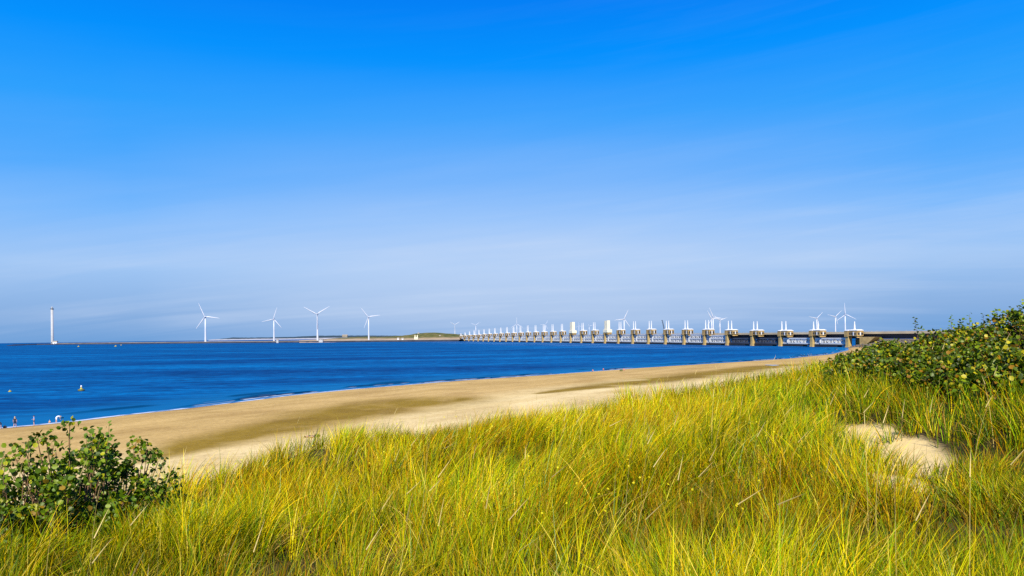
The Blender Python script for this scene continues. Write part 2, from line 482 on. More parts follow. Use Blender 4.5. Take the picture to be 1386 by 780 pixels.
# ------------------------------------------------------------------ marram grass
def blades(base, L_, az_, phi0, phi1, wid, col, segs, roll, headr=None):
    """arching tapered blades -> verts, quads, colours"""
    n = len(base)
    s = np.linspace(0, 1, segs + 1)
    pos = base.copy()
    V = np.zeros((n, segs + 1, 2, 3), np.float32); Cc = np.zeros((n, segs + 1, 2, 3), np.float32)
    side0 = np.stack([-np.sin(az_), np.cos(az_), np.zeros(n)], 1)
    for j in range(segs + 1):
        ph = phi0 + (phi1 - phi0) * s[j] ** 1.3
        d = np.stack([np.sin(ph) * np.cos(az_), np.sin(ph) * np.sin(az_), np.cos(ph)], 1)
        nn = np.cross(d, side0)
        side = side0 * np.cos(roll)[:, None] + nn * np.sin(roll)[:, None]
        w = wid * (1 - s[j] ** 1.8 * .93)
        V[:, j, 0] = pos - side * w[:, None] * .5
        V[:, j, 1] = pos + side * w[:, None] * .5
        Cc[:, j, 0] = Cc[:, j, 1] = col
        if j < segs: pos = pos + d * (L_ / segs)[:, None]
    vi = np.arange(n * (segs + 1) * 2).reshape(n, segs + 1, 2)
    Q = np.stack([vi[:, :-1, 0], vi[:, :-1, 1], vi[:, 1:, 1], vi[:, 1:, 0]], -1).reshape(-1, 4)
    return V.reshape(-1, 3), Q, Cc.reshape(-1, 3)

PAL = np.array([(.76, .50, .002), (.58, .51, .002), (.26, .38, .003), (.80, .62, .07), (.50, .26, .004), (.28, .44, .13), (.07, .13, .003)])
def grass_palette(X, Y, n):
    g = fbm(X * .16 + 5, Y * .16, 3); q = fbm(X * .5 + 50, Y * .5, 2)
    green = np.clip(.56 + 3.2 * (g - .5) + .35 * sstep(8, 18, np.hypot(X, Y)), 0.05, 1)
    brown = np.clip((q - .42) * 3.4, 0, .9)
    shade = 1.5 * np.exp(-((X - 7.4) / 2.3) ** 2 - ((Y - 10.5) / 5.0) ** 2)      # shade below the bushes, put into the colours of the bank grass
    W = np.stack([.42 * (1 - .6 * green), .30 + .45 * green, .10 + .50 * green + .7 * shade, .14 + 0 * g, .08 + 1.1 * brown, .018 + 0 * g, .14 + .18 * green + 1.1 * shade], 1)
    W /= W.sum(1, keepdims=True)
    u = rng.random(n)[:, None]
    k = (u > np.cumsum(W, 1)).sum(1).clip(0, len(PAL) - 1)
    return PAL[k] * (rng.uniform(.7, 1.2, n)[:, None]) * rng.uniform(.93, 1.07, (n, 3))

BUSHES = []   # (x, y, radius) filled below, the grass thins inside
def grass_points(n, r0, r1, pw, azlim=50):
    u = rng.random(n)
    e = 1 - pw
    r = (r0 ** e + u * (r1 ** e - r0 ** e)) ** (1 / e)
    a = np.radians(rng.uniform(-azlim, azlim, n))
    return r * np.sin(a), r * np.cos(a)

# shrub places: (px, py of the top, Y, radius, label)
SHRUBS = [
    (1160, 486, 25.0, 1.4, "low olive shrub at the thin far end of the bush ridge beside the beach grass"),
    (1194, 472, 22.5, 1.6, "olive bush on the dune ridge just in front of the stone slope of the barrier"),
    (1238, 458, 20.5, 1.7, "bush on the dune ridge with one tall dark sprig against the sky"),
    (1290, 442, 18.5, 1.7, "dense bush with a lone bright green leaf sprig on its top"),
    (1340, 433, 17.0, 1.6, "tall bush with bristly leafy shoots along its top, next to the tallest one"),
    (1392, 424, 15.5, 1.7, "tallest and darkest broad leaved bush of the dune ridge"),
    (1180, 500, 18.0, 1.1, "dark low bush at the beach end of the ridge slope before the thin far shrub"),
    (1216, 489, 16.2, 1.4, "brown stemmed bush on the ridge slope directly above the bare sand patch"),
    (1286, 482, 14.6, 1.3, "bush in the middle of the ridge slope with leaves mixed dark and gold"),
    (1362, 466, 13.0, 1.4, "glossy dark green bush low on the ridge slope behind the tall straw grass"),
    (1394, 525, 11.2, .8, "small dark bush sunk in the grass straight below the tallest bush"),
]
LEFTS = [
    (18, 636, 8.4, .85, "round leaved shrub at the dune edge with a thin leafy shoot over the beach"),
    (92, 603, 8.9, 1.1, "bushiest round leaved shrub above the beach, with several upright shoots"),
    (160, 616, 9.6, .9, "low round leaved shrub between the bushiest one and the open grass"),
]
shr = []
for px, py, Y, r, lab in SHRUBS + LEFTS:
    p = P(px, py, Y); g = ground1(p.x, p.y)
    shr.append((p, g, r, lab))

def shrub_cover(X, Y):
    c = np.zeros(X.shape)
    for p, g, r, _ in shr:
        e = .75 if p.x > 0 else .45
        c = np.maximum(c, 1 - sstep(e, e + .4, np.hypot(X - p.x, Y - p.y) / r))
    return c

def near_bare(X, Y):
    b = np.zeros(X.shape)
    for c, rx, ry in PATCHES:
        b = np.maximum(b, 1 - sstep(.9, 2.0, np.hypot((X - c.x) / rx, (Y - c.y + .8) / ry)))
    return b

def make_grass(nt_, per, r0, r1, pw, segs, wbase, wslope, lmul=1.0):
    X, Y = grass_points(nt_, r0, r1, pw)
    t, s = ts(X, Y); sc = np.interp(t, CREST[:, 0], CREST[:, 1])
    dens = (1 - sstep(.5, 4.5, s - sc)) * (1 - bare(X, Y) * .985) * (1 - .93 * shrub_cover(X, Y))
    dens *= np.clip(-.75 + 3.0 * fbm(X * 1.0, Y * 1.0, 2), .05, 1)
    dens = np.maximum(dens, .8 * np.exp(-((X + 3.8) / 1.6) ** 2 - ((Y - 6.0) / 1.1) ** 2)); dens = np.maximum(dens, .9 * np.exp(-((X - 7.4) / 1.5) ** 2 - ((Y - 9.3) / 2.6) ** 2) * (1 - bare(X, Y)) * (1 - .9 * shrub_cover(X, Y)))
    ok = rng.random(nt_) < dens
    X, Y = X[ok], Y[ok]
    nT = len(X)
    X = np.repeat(X, per) ; Y = np.repeat(Y, per)
    n = len(X)
    ta = np.repeat(rng.random(nT), per)
    spread = np.abs(rng.normal(0, .095, n)); pa = rng.uniform(0, 2 * np.pi, n)
    X = X + spread * np.cos(pa); Y = Y + spread * np.sin(pa)
    Z = ground(X, Y) - .03
    # lean: outwards from the tuft, plus the wind towards +X
    wn = np.repeat(fbm(X[::per] * .45 + 70, Y[::per] * .45, 2), per)
    windx = .45 + 2.5 * (wn - .5) + np.repeat(rng.normal(0, .28, nT), per); windy = .05 + 2.2 * (np.repeat(fbm(X[::per] * .5 + 11, Y[::per] * .5 + 90, 2), per) - .5)
    windx = windx - .55 * sstep(2, 8, X)
    vx = windx + 1.3 * np.cos(pa) * rng.uniform(.2, 1.1, n) + rng.normal(0, .3, n); vy = windy + 1.3 * np.sin(pa) * rng.uniform(.2, 1.1, n) + rng.normal(0, .3, n)
    az_ = np.arctan2(vy, vx); mag = np.hypot(vx, vy)
    phi0 = np.clip(.06 + .16 * mag + rng.normal(0, .08, n), .0, .7)
    phi1 = np.clip(phi0 + .10 + .32 * mag + np.abs(rng.normal(0, .25, n)), .1, 2.0)
    dead = rng.random(n) < .09
    phi0 = np.where(dead, rng.uniform(.5, 1.2, n), phi0); phi1 = np.where(dead, phi0 + rng.uniform(.2, 1.0, n), phi1)
    xt, yt = X[::per], Y[::per]
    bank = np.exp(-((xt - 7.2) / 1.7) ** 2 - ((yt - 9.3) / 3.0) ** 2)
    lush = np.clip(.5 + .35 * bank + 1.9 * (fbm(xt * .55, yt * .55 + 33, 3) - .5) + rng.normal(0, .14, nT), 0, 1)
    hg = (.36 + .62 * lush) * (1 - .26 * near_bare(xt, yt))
    hgt = np.repeat(hg, per)
    Ln = hgt * rng.uniform(.35, 1.0, n) ** .8 * lmul
    rr = np.hypot(X, Y)
    Ln *= 1 - .45 * sstep(0, 1, shrub_cover(X, Y)) 
    wid = (wbase + wslope * rr) * rng.uniform(.6, 1.25, n)
    col = grass_palette(X, Y, n) * (.62 + .55 * ta[:, None]) * (.46 + .84 * np.repeat(lush, per)[:, None])  # short tussocks tinted darker, tall ones brighter: hollow shade put into the colour
    col[dead] = np.array((.50, .34, .07)) * rng.uniform(.45, 1.15, (int(dead.sum()), 1))
    return blades(np.stack([X, Y, Z], 1), Ln, az_, phi0, phi1, wid, col, segs, rng.normal(0, .8, n))

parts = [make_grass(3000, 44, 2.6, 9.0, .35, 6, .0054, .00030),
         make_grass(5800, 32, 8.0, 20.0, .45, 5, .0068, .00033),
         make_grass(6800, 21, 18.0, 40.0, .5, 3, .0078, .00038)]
# flowering stalks with pale seed heads
def stalks(n):
    X, Y = grass_points(n, 4, 34, .6)
    t, s = ts(X, Y); sc = np.interp(t, CREST[:, 0], CREST[:, 1])
    ok = (s - sc < 2) & (bare(X, Y) < .3)
    X, Y = X[ok], Y[ok]; n = len(X)
    Z = ground(X, Y)
    az_ = rng.normal(.1, .7, n); L_ = rng.uniform(.8, 1.15, n)
    p0 = np.abs(rng.normal(.15, .12, n)); p1 = p0 + np.abs(rng.normal(.35, .25, n))
    rr = np.hypot(X, Y)
    c = np.array((.62, .47, .13)) * rng.uniform(.75, 1.1, (n, 1))
    b1 = blades(np.stack([X, Y, Z], 1), L_, az_, p0, p1, .003 + .0002 * rr, c, 4, rng.normal(0, .4, n))
    d = np.stack([np.sin(p1) * np.cos(az_), np.sin(p1) * np.sin(az_), np.cos(p1)], 1)
    tips = b1[0].reshape(n, 5, 2, 3)[:, -1].mean(1) - d * .16
    c2 = np.array((.72, .56, .22)) * rng.uniform(.8, 1.1, (n, 1))
    b2 = blades(tips, np.full(n, .18), az_, p1, p1 + .05, .005 + .00022 * rr, c2, 3, rng.normal(0, .8, n))
    b3 = blades(tips, np.full(n, .18), az_, p1, p1 + .05, .005 + .00022 * rr, c2, 3, rng.normal(1.57, .8, n))
    return [b1, b2, b3]
parts += stalks(330)
# short dark undergrowth between the tussocks
def under(n):
    X, Y = grass_points(n, 2.8, 38, .45)
    t, s = ts(X, Y); sc = np.interp(t, CREST[:, 0], CREST[:, 1])
    ok = rng.random(n) < (1 - sstep(.5, 3.5, s - sc)) * (1 - bare(X, Y)) * np.clip(-.3 + 2 * fbm(X * .6 + 9, Y * .6, 2), 0, 1)
    X, Y = X[ok], Y[ok]; n = len(X); rr = np.hypot(X, Y)
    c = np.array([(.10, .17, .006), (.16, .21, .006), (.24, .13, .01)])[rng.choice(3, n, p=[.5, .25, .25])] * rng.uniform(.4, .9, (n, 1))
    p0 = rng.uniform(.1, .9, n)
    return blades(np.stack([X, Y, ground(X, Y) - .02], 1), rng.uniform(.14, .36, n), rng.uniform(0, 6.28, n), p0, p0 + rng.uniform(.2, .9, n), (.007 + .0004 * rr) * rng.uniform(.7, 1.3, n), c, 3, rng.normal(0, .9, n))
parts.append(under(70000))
Vg, Qg, Cg, o_ = [], [], [], 0
for V, Q, C_ in parts:
    Vg.append(V); Qg.append(Q + o_); Cg.append(C_); o_ += len(V)
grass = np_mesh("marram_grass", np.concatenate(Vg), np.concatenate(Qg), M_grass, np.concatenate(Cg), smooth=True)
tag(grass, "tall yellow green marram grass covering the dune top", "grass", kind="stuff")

# small yellow flowers among the grass
n = 230
X, Y = grass_points(n * 3, 5, 30, .5)
t, s = ts(X, Y); sc = np.interp(t, CREST[:, 0], CREST[:, 1])
ok = (s - sc < 0) & (fbm(X * .3 + 21, Y * .3 + 8, 2) > .53) & (shrub_cover(X, Y) < .2)
X, Y = X[ok][:n], Y[ok][:n]; n = len(X)
Z = ground(X, Y) + rng.uniform(.42, .68, n)
V, Q = [], []
for i in range(n):
    r = .006 + .00036 * math.hypot(X[i], Y[i])
    fn = Vector((rng.normal(0, .5), rng.normal(-.5, .5), .7)).normalized(); fu = fn.orthogonal().normalized(); fv = fn.cross(fu); fc = Vector((X[i], Y[i], Z[i]))
    for k in range(5):
        a = 2 * math.pi * k / 5
        d_ = fu * math.cos(a) + fv * math.sin(a); e_ = fv * math.cos(a) - fu * math.sin(a)
        bb = len(V)
        V += [fc, fc + (d_ + e_ * .5 + fn * .3) * r, fc + (d_ * 1.4 + fn * .4) * r, fc + (d_ - e_ * .5 + fn * .3) * r]
        Q.append((bb, bb + 1, bb + 2, bb + 3))
fl = np_mesh("yellow_flowers", np.array(V), np.array(Q), M_petal, np.tile(np.array([(.85, .72, .01)]), (len(V), 1)))
tag(fl, "tiny yellow wild flowers scattered through the marram grass", "flowers", kind="stuff")

# ------------------------------------------------------------------ shrubs
def leaf_mesh(name, C_, Nn, D, size, col, parent, round_=.5):
    """folded rounded leaves: centre, normal, tip direction, length"""
    n = len(C_)
    D = D - Nn * (D * Nn).sum(1, keepdims=True); D /= np.linalg.norm(D, axis=1, keepdims=True) + 1e-9
    S = np.cross(Nn, D)
    l = size[:, None]; w = l * round_
    fold = Nn * l * .10
    pts = [C_ - D * l * .5, C_ - D * l * .22 - S * w * .86 + fold, C_ + D * l * .18 - S * w * .90 + fold, C_ + D * l * .5, C_ + D * l * .18 + S * w * .90 + fold, C_ - D * l * .22 + S * w * .86 + fold]
    V = np.stack(pts, 1).reshape(-1, 3)
    i = np.arange(n)[:, None] * 6
    Q = np.concatenate([i + np.array([[0, 1, 2, 3]]), i + np.array([[0, 3, 4, 5]])], 0)
    return np_mesh(name, V, Q[:, ::-1], M_leaf, np.repeat(col, 6, 0), parent=parent)

def unit(v): return v / (np.linalg.norm(v, axis=1, keepdims=True) + 1e-9)

def shrub(i, p, g, r, lab, left):
    base = Vector((p.x, p.y, g - .05))
    o = empty("round_leaved_shrub" if left else "dune_bush", base, lab, "shrub" if left else "bush",
              "round leaved shrubs over the beach" if left else "bushes along the dune ridge")
    Ht = max(.8, p.z - g)
    st = MB(); LC, LD = [], []
    nsh = int((26 if left else 34) * r)
    for k in range(nsh):
        a = random.uniform(0, 2 * math.pi); q = math.sqrt(random.random())
        tip = Vector((r * q * math.cos(a), r * q * math.sin(a), Ht * (1 - .55 * q * q) * random.uniform(.72, 1.0)))
        if left: tip.x += .12 * tip.z * random.uniform(-.5, 1)
        root = Vector((tip.x * .35, tip.y * .35, 0))
        pts = []
        bend = Vector((random.gauss(0, .08), random.gauss(0, .08), 0))
        for j in range(9):
            f = j / 8
            pts.append(root.lerp(tip, f) + bend * math.sin(f * math.pi) + Vector((random.gauss(0, .012), random.gauss(0, .012), 0)))
        for j in range(8): st.tube(pts[j], pts[j + 1], .011 * (1 - j / 9) + .003, .011 * (1 - (j + 1) / 9) + .003, 5, caps=False)
        nl = int((30 if left else 22) * Ht / 1.2)
        for j in range(nl):
            f = .12 + .88 * (j + random.random()) / nl
            x = f * 8; jj = min(7, int(x)); q0 = pts[jj].lerp(pts[jj + 1], x - jj)
            aa = j * 2.4 + random.uniform(-.5, .5)
            d = Vector((math.cos(aa), math.sin(aa), random.uniform(.0, .8)))
            ext = random.uniform(.03, .07) + (.14 * random.random() if f < .85 else 0)
            c = q0 + d * ext
            LC.append(c); LD.append(d)
            if ext > .11: st.tube(q0, c, .004, .002, 4, caps=False)
    # leafy twig ends: clumps of leaves over a ragged dome, with open hollows between them
    ncl = int((135 if left else 125) * r * r + 16)
    for k in range(ncl):
        a = random.uniform(0, 2 * math.pi); q = math.sqrt(random.random()) * 1.02
        lump = (.74 if left else .66) + .50 * float(vnoise(np.array([q * 3.2 * math.cos(a) + i * 7.1]), np.array([q * 3.2 * math.sin(a) + i]))[0])
        top = max(.15, Ht * (1 - .55 * q * q) * lump)
        z = top * (1 - (random.random() ** 1.8) * .75)
        cc = Vector((r * q * math.cos(a), r * q * math.sin(a), z)); cr_ = random.uniform(.09, .20) * (.8 if left else 1.15)
        root = Vector((cc.x * .4, cc.y * .4, max(0, z * .35)))
        st.tube(root, cc, .009, .004, 4, caps=False)
        for j in range(random.randint(20, 44)):
            d = Vector((random.gauss(0, 1), random.gauss(0, 1), random.gauss(.25, .9))).normalized()
            LC.append(cc + d * cr_ * random.uniform(.45, 1.1)); LD.append(d + Vector((0, 0, .2)))
    C_ = np.array(LC); D = unit(np.array(LD)); n = len(C_)
    Nn = unit(np.stack([rng.normal(0, .7, n), rng.normal(-.25, .7, n), np.abs(rng.normal(.65, .35, n))], 1))
    size = rng.uniform(.034, .078, n) * (.95 if left else 1.15)
    if left:
        pal = np.array([(.09, .16, .004), (.18, .25, .004), (.04, .08, .003), (.34, .34, .006), (.28, .17, .012)]); pr = [.36, .28, .22, .1, .04]
    else:
        pal = np.array([(.085, .14, .003), (.18, .24, .003), (.035, .06, .003), (.42, .36, .006), (.28, .14, .006)]); pr = [.32, .20, .30, .10, .08]
    col = pal[rng.choice(5, n, p=pr)] * rng.uniform(.75, 1.25, (n, 1))
    leaf_mesh("foliage", C_, Nn, D, size, col, o, .47)
    st.build("stem", M_stem, o)
    return o
for i, (p, g, r, lab) in enumerate(shr): shrub(i, p, g, r, lab, i >= len(SHRUBS))

# single shoots that stand above the shrub outlines: added to the shrubs as part "shoot"
def shoot(parent, pbase, ptip, nleaf, size, dark=False):
    o0 = parent.location
    b0, t0 = pbase - o0, ptip - o0
    st = MB(); C_, D = [], []
    for j in range(6):
        a = b0.lerp(t0, j / 6); b_ = b0.lerp(t0, (j + 1) / 6)
        st.tube(a, b_, .007 - .0008 * j, .0062 - .0008 * j, 5, caps=False)
    for j in range(nleaf):
        f = .25 + .75 * j / max(1, nleaf - 1)
        aa = j * 2.4
        d = Vector((math.cos(aa), .6 * math.sin(aa), .45))
        C_.append(b0.lerp(t0, f) + d * size * .85 * (1.15 - .5 * f)); D.append(d)
    n = nleaf
    Nn = unit(np.stack([rng.normal(0, .5, n), rng.normal(-.55, .3, n), np.abs(rng.normal(.6, .3, n))], 1))
    col = (np.array((.035, .06, .012)) if dark else np.array((.10, .18, .015))) * rng.uniform(.7, 1.5, (n, 1))
    f = st.build("shoot", M_stem, parent)
    leaf_mesh("leaves", np.array(C_), Nn, unit(np.array(D)), rng.uniform(.8, 1.1, n) * size, col, f, .46)
objs = [o for o in COL.objects if o.name.split(".")[0] in ("dune_bush", "round_leaved_shrub")]
bush = objs[:len(SHRUBS)]; left = objs[len(SHRUBS):]
for o, px0, py0, px1, py1, nl, sz, dk in [
    (bush[2], 1243, 462, 1238, 431, 15, .075, True), (bush[2], 1247, 462, 1248, 443, 8, .07, False), (bush[3], 1288, 450, 1287, 428, 9, .065, False),
    (bush[3], 1313, 450, 1312, 425, 6, .075, False), (bush[4], 1332, 446, 1331, 426, 10, .065, True), (bush[4], 1348, 446, 1347, 419, 12, .06, False),
    (bush[5], 1366, 440, 1364, 424, 8, .06, False), (bush[5], 1383, 438, 1380, 415, 12, .06, True),
    (left[0], 8, 710, 3, 619, 12, .055, False), (left[0], 36, 700, 39, 595, 14, .05, True), (left[1], 76, 680, 70, 598, 14, .055, False),
    (left[1], 94, 680, 93, 586, 16, .055, False), (left[1], 114, 680, 118, 581, 18, .05, False), (left[1], 140, 670, 148, 573, 20, .052, False),
    (left[2], 178, 670, 181, 606, 10, .055, False), (left[2], 192, 670, 199, 609, 10, .055, False), (left[2], 205, 680, 222, 622, 10, .05, True), (left[1], 122, 680, 126, 590, 12, .05, True)]:
    Y = o.location.y
    shoot(o, P(px0, py0, Y), P(px1, py1, Y), nl, sz, dk)

# ------------------------------------------------------------------ storm surge barrier
UX, UY = DX / 45.0, DY / 45.0          # along the barrier, away from the camera
BROT = math.atan2(UY, UX)              # local x = along, local y = +90 degrees = seaward (towards the left)
def pier_pos(k): return Vector((X0 + DX * k, Y0 + DY * k, 0))
ROOFZ = lambda k: float(np.interp(k, [0, 1, 2, 3, 4, 5, 8, 12, 20, 25, 28, 31], [15.3, 15.9, 15.9, 16.6, 17.5, 18.6, 20.2, 20.7, 19.9, 18.5, 16.7, 15.0]))
MASTZ = lambda k: float(np.interp(k, [0, 1, 2, 3, 4, 5, 8, 12, 20, 25, 28, 31], [22.5, 23.5, 24.7, 25.5, 27.2, 29, 31, 32.8, 33, 30, 27.5, 21]))
ORD = ["abutment", "second", "third", "fourth", "fifth", "sixth", "seventh", "eighth", "ninth", "tenth", "eleventh", "twelfth", "thirteenth", "fourteenth", "fifteenth", "sixteenth",
       "seventeenth", "eighteenth", "nineteenth", "twentieth", "twenty-first", "twenty-second", "twenty-third", "twenty-fourth", "twenty-fifth", "twenty-sixth", "twenty-seventh", "twenty-eighth", "twenty-ninth", "thirtieth", "thirty-first", "thirty-second"]
G_P, G_G = "concrete piers of the storm surge barrier", "steel gates hung between the barrier piers"
for k in range(32):
    cream = k in (11, 14)
    if k == 0: lab = "end pier of the barrier with a single white mast, built into the dark stone slope"
    elif k == 11: lab = "barrier pier wrapped in cream sheeting, the nearer and taller of the two wrapped ones"
    elif k == 14: lab = "barrier pier wrapped in cream sheeting, the farther of the two wrapped ones"
    elif k == 31: lab = "last and smallest barrier pier, where the barrier meets the green island"
    elif k in (10, 12, 13, 15): lab = {10: "twin masted barrier pier just nearer than the nearer cream wrapped pier", 12: "twin masted barrier pier just beyond the nearer cream wrapped pier", 13: "twin masted barrier pier just nearer than the farther cream wrapped pier", 15: "twin masted barrier pier just beyond the farther cream wrapped pier"}[k]
    elif k == 7: lab = "twin masted barrier pier with the dark crane boom leaning up behind it"
    elif k == 5: lab = "barrier pier standing just in front of the overlapping pair of wind turbines"
    elif k in (1, 2, 3, 4): lab = {1: "big concrete barrier pier next to the end pier at the stone slope", 2: "big barrier pier between a white lattice gate and a dark lattice gate", 3: "big barrier pier standing between the two dark lattice gates", 4: "barrier pier where the double white lattice gives way to dark lattice"}[k]
    else: lab = f"concrete barrier pier with twin white masts, {ORD[k]} from the stone slope end"
    o = empty("barrier_pier", pier_pos(k), lab, "barrier pier", G_P, BROT)
    rz = ROOFZ(k); bz = rz - (6.3 if k < 5 else 7.4); mz = MASTZ(k)
    mb = MB()
    mb.box(-1.8, 1.8, -2, 2, 1.2, bz + .01); mb.box(-2.2, 2.2, -2.5, 2.5, -3, 1.2, tx=.25, ty=.25)
    mb.box(-1.9, 1.9, -16, -9, -3, bz - 1.5)
    mb.build("column", M_conc, o, bevel=.12)
    mb = MB()
    mb.box(-1.9, 2.6, -5, 2.5, bz, rz - .9); mb.box(-12, -1.9, -4.9, 2.2, bz + .9, rz - .8)
    mb.add([(-12.4, -4.5, bz - .6), (-12.4, 1.8, bz - .6), (-11.3, 1.8, bz - .6), (-11.3, -4.5, bz - .6), (-10.2, -4.5, bz + .9), (-10.2, 1.8, bz + .9), (-7.6, 1.8, bz + .9), (-7.6, -4.5, bz + .9)],
           [(0, 1, 2, 3), (0, 4, 5, 1), (2, 6, 7, 3), (0, 3, 7, 4), (1, 5, 6, 2)])
    mb.build("pier_head", [M_conc2], o, bevel=.1)
    if not cream:
        mb = MB(); mb.box(-2.1, 2.8, -5.2, 2.7, rz - .88, rz - .55); mb.box(-1.9, 2.5, -4.9, 2.4, rz - .55, rz + .1, tx=.9, ty=1.2); mb.build("roof", M_white, o)
        mb = MB(); mb.box(-12.2, -2.7, -5.1, 2.4, rz - .78, rz - .4); mb.box(-12.0, -3.0, -4.9, 2.2, rz - .4, rz + .3, tx=1.1, ty=1.2); mb.build("roof", M_white, o)
        for u in ((-.4, -6.4) if k else (-6.4,)):
            mb = MB(); mb.tube((u, -.6, rz - .3), (u, -.6, mz - 3), .72, .66, 12); mb.tube((u, -.6, mz - 3), (u, -.6, mz), .5, .42, 12); mb.tube((u, -.6, rz - .3), (u, -.6, rz + 1.1), 1.1, .9, 12)
            mb.build("mast", M_white, o, smooth=False)
    else:
        mb = MB(); mb.box(-12.6, 2.9, -5.4, 2.8, rz - 4.2, rz + .4, tx=.2, ty=.2); mb.build("sheeting", M_cream, o, bevel=.15)
        mb = MB(); mb.box(-9, -4.4, -3.6, 1.4, rz + .3, mz + 2.2, tx=.15, ty=.15); mb.build("sheeting", M_cream, o)
        mb = MB(); mb.box(-3.9, .9, -3.6, 1.4, rz + .3, mz + 1.9, tx=.15, ty=.15); mb.build("sheeting", M_cream, o)
    if not cream:
        for (u0, u1) in ((-4.6, -3.2), (-7.3, -5.6), (-10.6, -8.8)):
            mb = MB(); mb.box(u0, u1, 2.16, 2.28, bz + 2.0, rz - 2.5); mb.build("window", M_window, o)
        for (v0, v1) in ((-.6, 1.2), (-4.2, -2.2)):
            mb = MB(); mb.box(-12.12, -11.9, v0, v1, bz + 1.9, rz - 2.6); mb.build("window", M_window, o)
        mb = MB(); mb.box(-8.6, -7.5, 2.22, 2.5, bz + 1.2, rz - 1.9); mb.build("duct", M_white, o)
        mb = MB(); mb.box(-12.25, -12.0, -2.0, -.8, bz + 1.3, rz - 2.0); mb.build("duct", M_white, o)

def lattice(mb, x0, x1, z0, z1, y, nb, th):
    mb.box(x0, x1, y - th, y + th, z0 - th, z0 + th); mb.box(x0, x1, y - th, y + th, z1 - th, z1 + th)
    dx = (x1 - x0) / nb
    for j in range(nb + 1): mb.tube((x0 + j * dx, y, z0), (x0 + j * dx, y, z1), th * .8, n=6)
    for j in range(nb):
        a, b_ = (z0, z1) if j % 2 else (z1, z0)
        mb.tube((x0 + j * dx, y, a), (x0 + (j + 1) * dx, y, b_), th * .7, n=6)
for k in range(31):
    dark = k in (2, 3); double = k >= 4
    nm = {0: "white single lattice gate touching the end pier at the stone slope", 1: "white single lattice gate next to the dark lattice gates", 2: "dark lattice gate, the nearer of the two dark ones", 3: "dark lattice gate, the farther of the two dark ones",
          4: "white double lattice gate next to the farther dark gate, road showing above it", 10: "white lattice gate starting at the nearer cream wrapped pier, on its near side", 11: "white lattice gate just beyond the nearer cream wrapped pier",
          13: "white lattice gate ending at the near side of the farther cream wrapped pier", 14: "white lattice gate just beyond the farther cream wrapped pier"}.get(k)
    nm = nm or f"white double lattice gate between the {ORD[k]} and {ORD[k + 1]} piers from the stone slope"
    o = empty("barrier_gate", pier_pos(k), nm, "sluice gate", G_G, BROT)
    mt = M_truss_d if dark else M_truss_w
    lowz = 3.0
    topz = 7.8 if not double else (11.0 if k == 4 else min(12.6, ROOFZ(k) - 6.5 + 1.2))
    mb = MB()
    z1 = 7.6 if not double else 7.2
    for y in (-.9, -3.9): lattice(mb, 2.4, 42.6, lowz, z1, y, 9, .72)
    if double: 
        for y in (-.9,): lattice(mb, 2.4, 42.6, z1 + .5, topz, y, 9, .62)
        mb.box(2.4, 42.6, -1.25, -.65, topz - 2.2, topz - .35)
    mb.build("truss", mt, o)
    if not dark:
        mb = MB(); mb.box(33.2, 37.4, -1.0, -.3, lowz - .2, topz + (1.6 if double else .6), tx=.2); mb.tube((35.5, -.2, lowz + .5), (35.5, -.2, topz), .8, n=10); mb.build("lift_plate", M_truss_w, o)
    mb = MB(); mb.box(2.2, 14, -5.2, .1, 1.3, 2.4); mb.box(14.02 if k < 5 else 2.3, 42.8, -5.3, .2, -1.5, 2.45); mb.build("sill_beam", M_black, o)

# the road over the barrier
o = empty("barrier_road", pier_pos(-5), "long concrete road bridge running along the whole barrier behind its piers", "bridge", None, BROT)
u0, u1 = 0.0, 45.0 * 36.5
mb = MB(); mb.box(u0, u1, -19.5, -6.0, 12.2, 12.75); mb.box(u0, u1, -6.0, -5.6, 11.6, 13.55); mb.box(u0, u1, -19.9, -19.5, 11.6, 13.55); mb.build("deck", M_road, o)
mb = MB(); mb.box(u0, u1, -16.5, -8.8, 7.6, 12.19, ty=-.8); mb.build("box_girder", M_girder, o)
mb = MB(); n = int(u1 / 6)
for j in range(n): mb.box(j * 6 + 1, j * 6 + 1.15, -5.85, -5.75, 13.55, 14.35)
mb.box(u0, u1, -5.85, -5.77, 14.3, 14.4); mb.build("railing", M_road, o)
# stone slope with the abutment
o = empty("abutment_slope", pier_pos(-.4), "dark stone slope rising to the road at the near end of the barrier", "embankment", None, BROT)
mb = MB()
nu, nv = 60, 16
vs, fs = [], []
for a in range(nu + 1):
    for c in range(nv + 1):
        u = 26 - a * 4.0; f = c / nv
        y = 16 - f * 24 - (5 if u < 0 else 0) * 0
        w = max(0.0, min(1.0, (20 - u) / 24))
        z = -1.5 + (f ** 1.05) * (7.4 * w + 1.0) + random.uniform(-.35, .35) + (.2)
        vs.append((u + random.uniform(-.6, .6), y + random.uniform(-.4, .4), z))
for a in range(nu):
    for c in range(nv):
        i = a * (nv + 1) + c
        fs.append((i, i + nv + 1, i + nv + 2, i + 1))
mb.add(vs, fs); mb.build("stone_face", M_stone, o)
mb = MB()
for j in range(260):
    u = random.uniform(-60, 24); f = random.random()
    w = max(0.0, min(1.0, (20 - u) / 24)); z = -1.3 + f * (7.4 * w + 1); r = random.uniform(.5, 1.1)
    mb.lathe((u, 16.2 - f * 24, z), [(r * .5, -r * .6), (r, -.1 * r), (r * .8, r * .4), (r * .3, r * .65)], n=6)
tag(mb.build("armour_rock", M_stone, o), kind="stuff")
mb = MB(); mb.add([(-14, 2.3, 9), (3, 2.3, 9), (3, 2.3, -2), (-14, -4.9, 9), (3, -4.9, 9), (3, -4.9, -2)], [(0, 1, 2), (3, 5, 4), (0, 2, 5, 3), (0, 3, 4, 1), (1, 4, 5, 2)])
mb.build("wing_wall", M_conc, o)
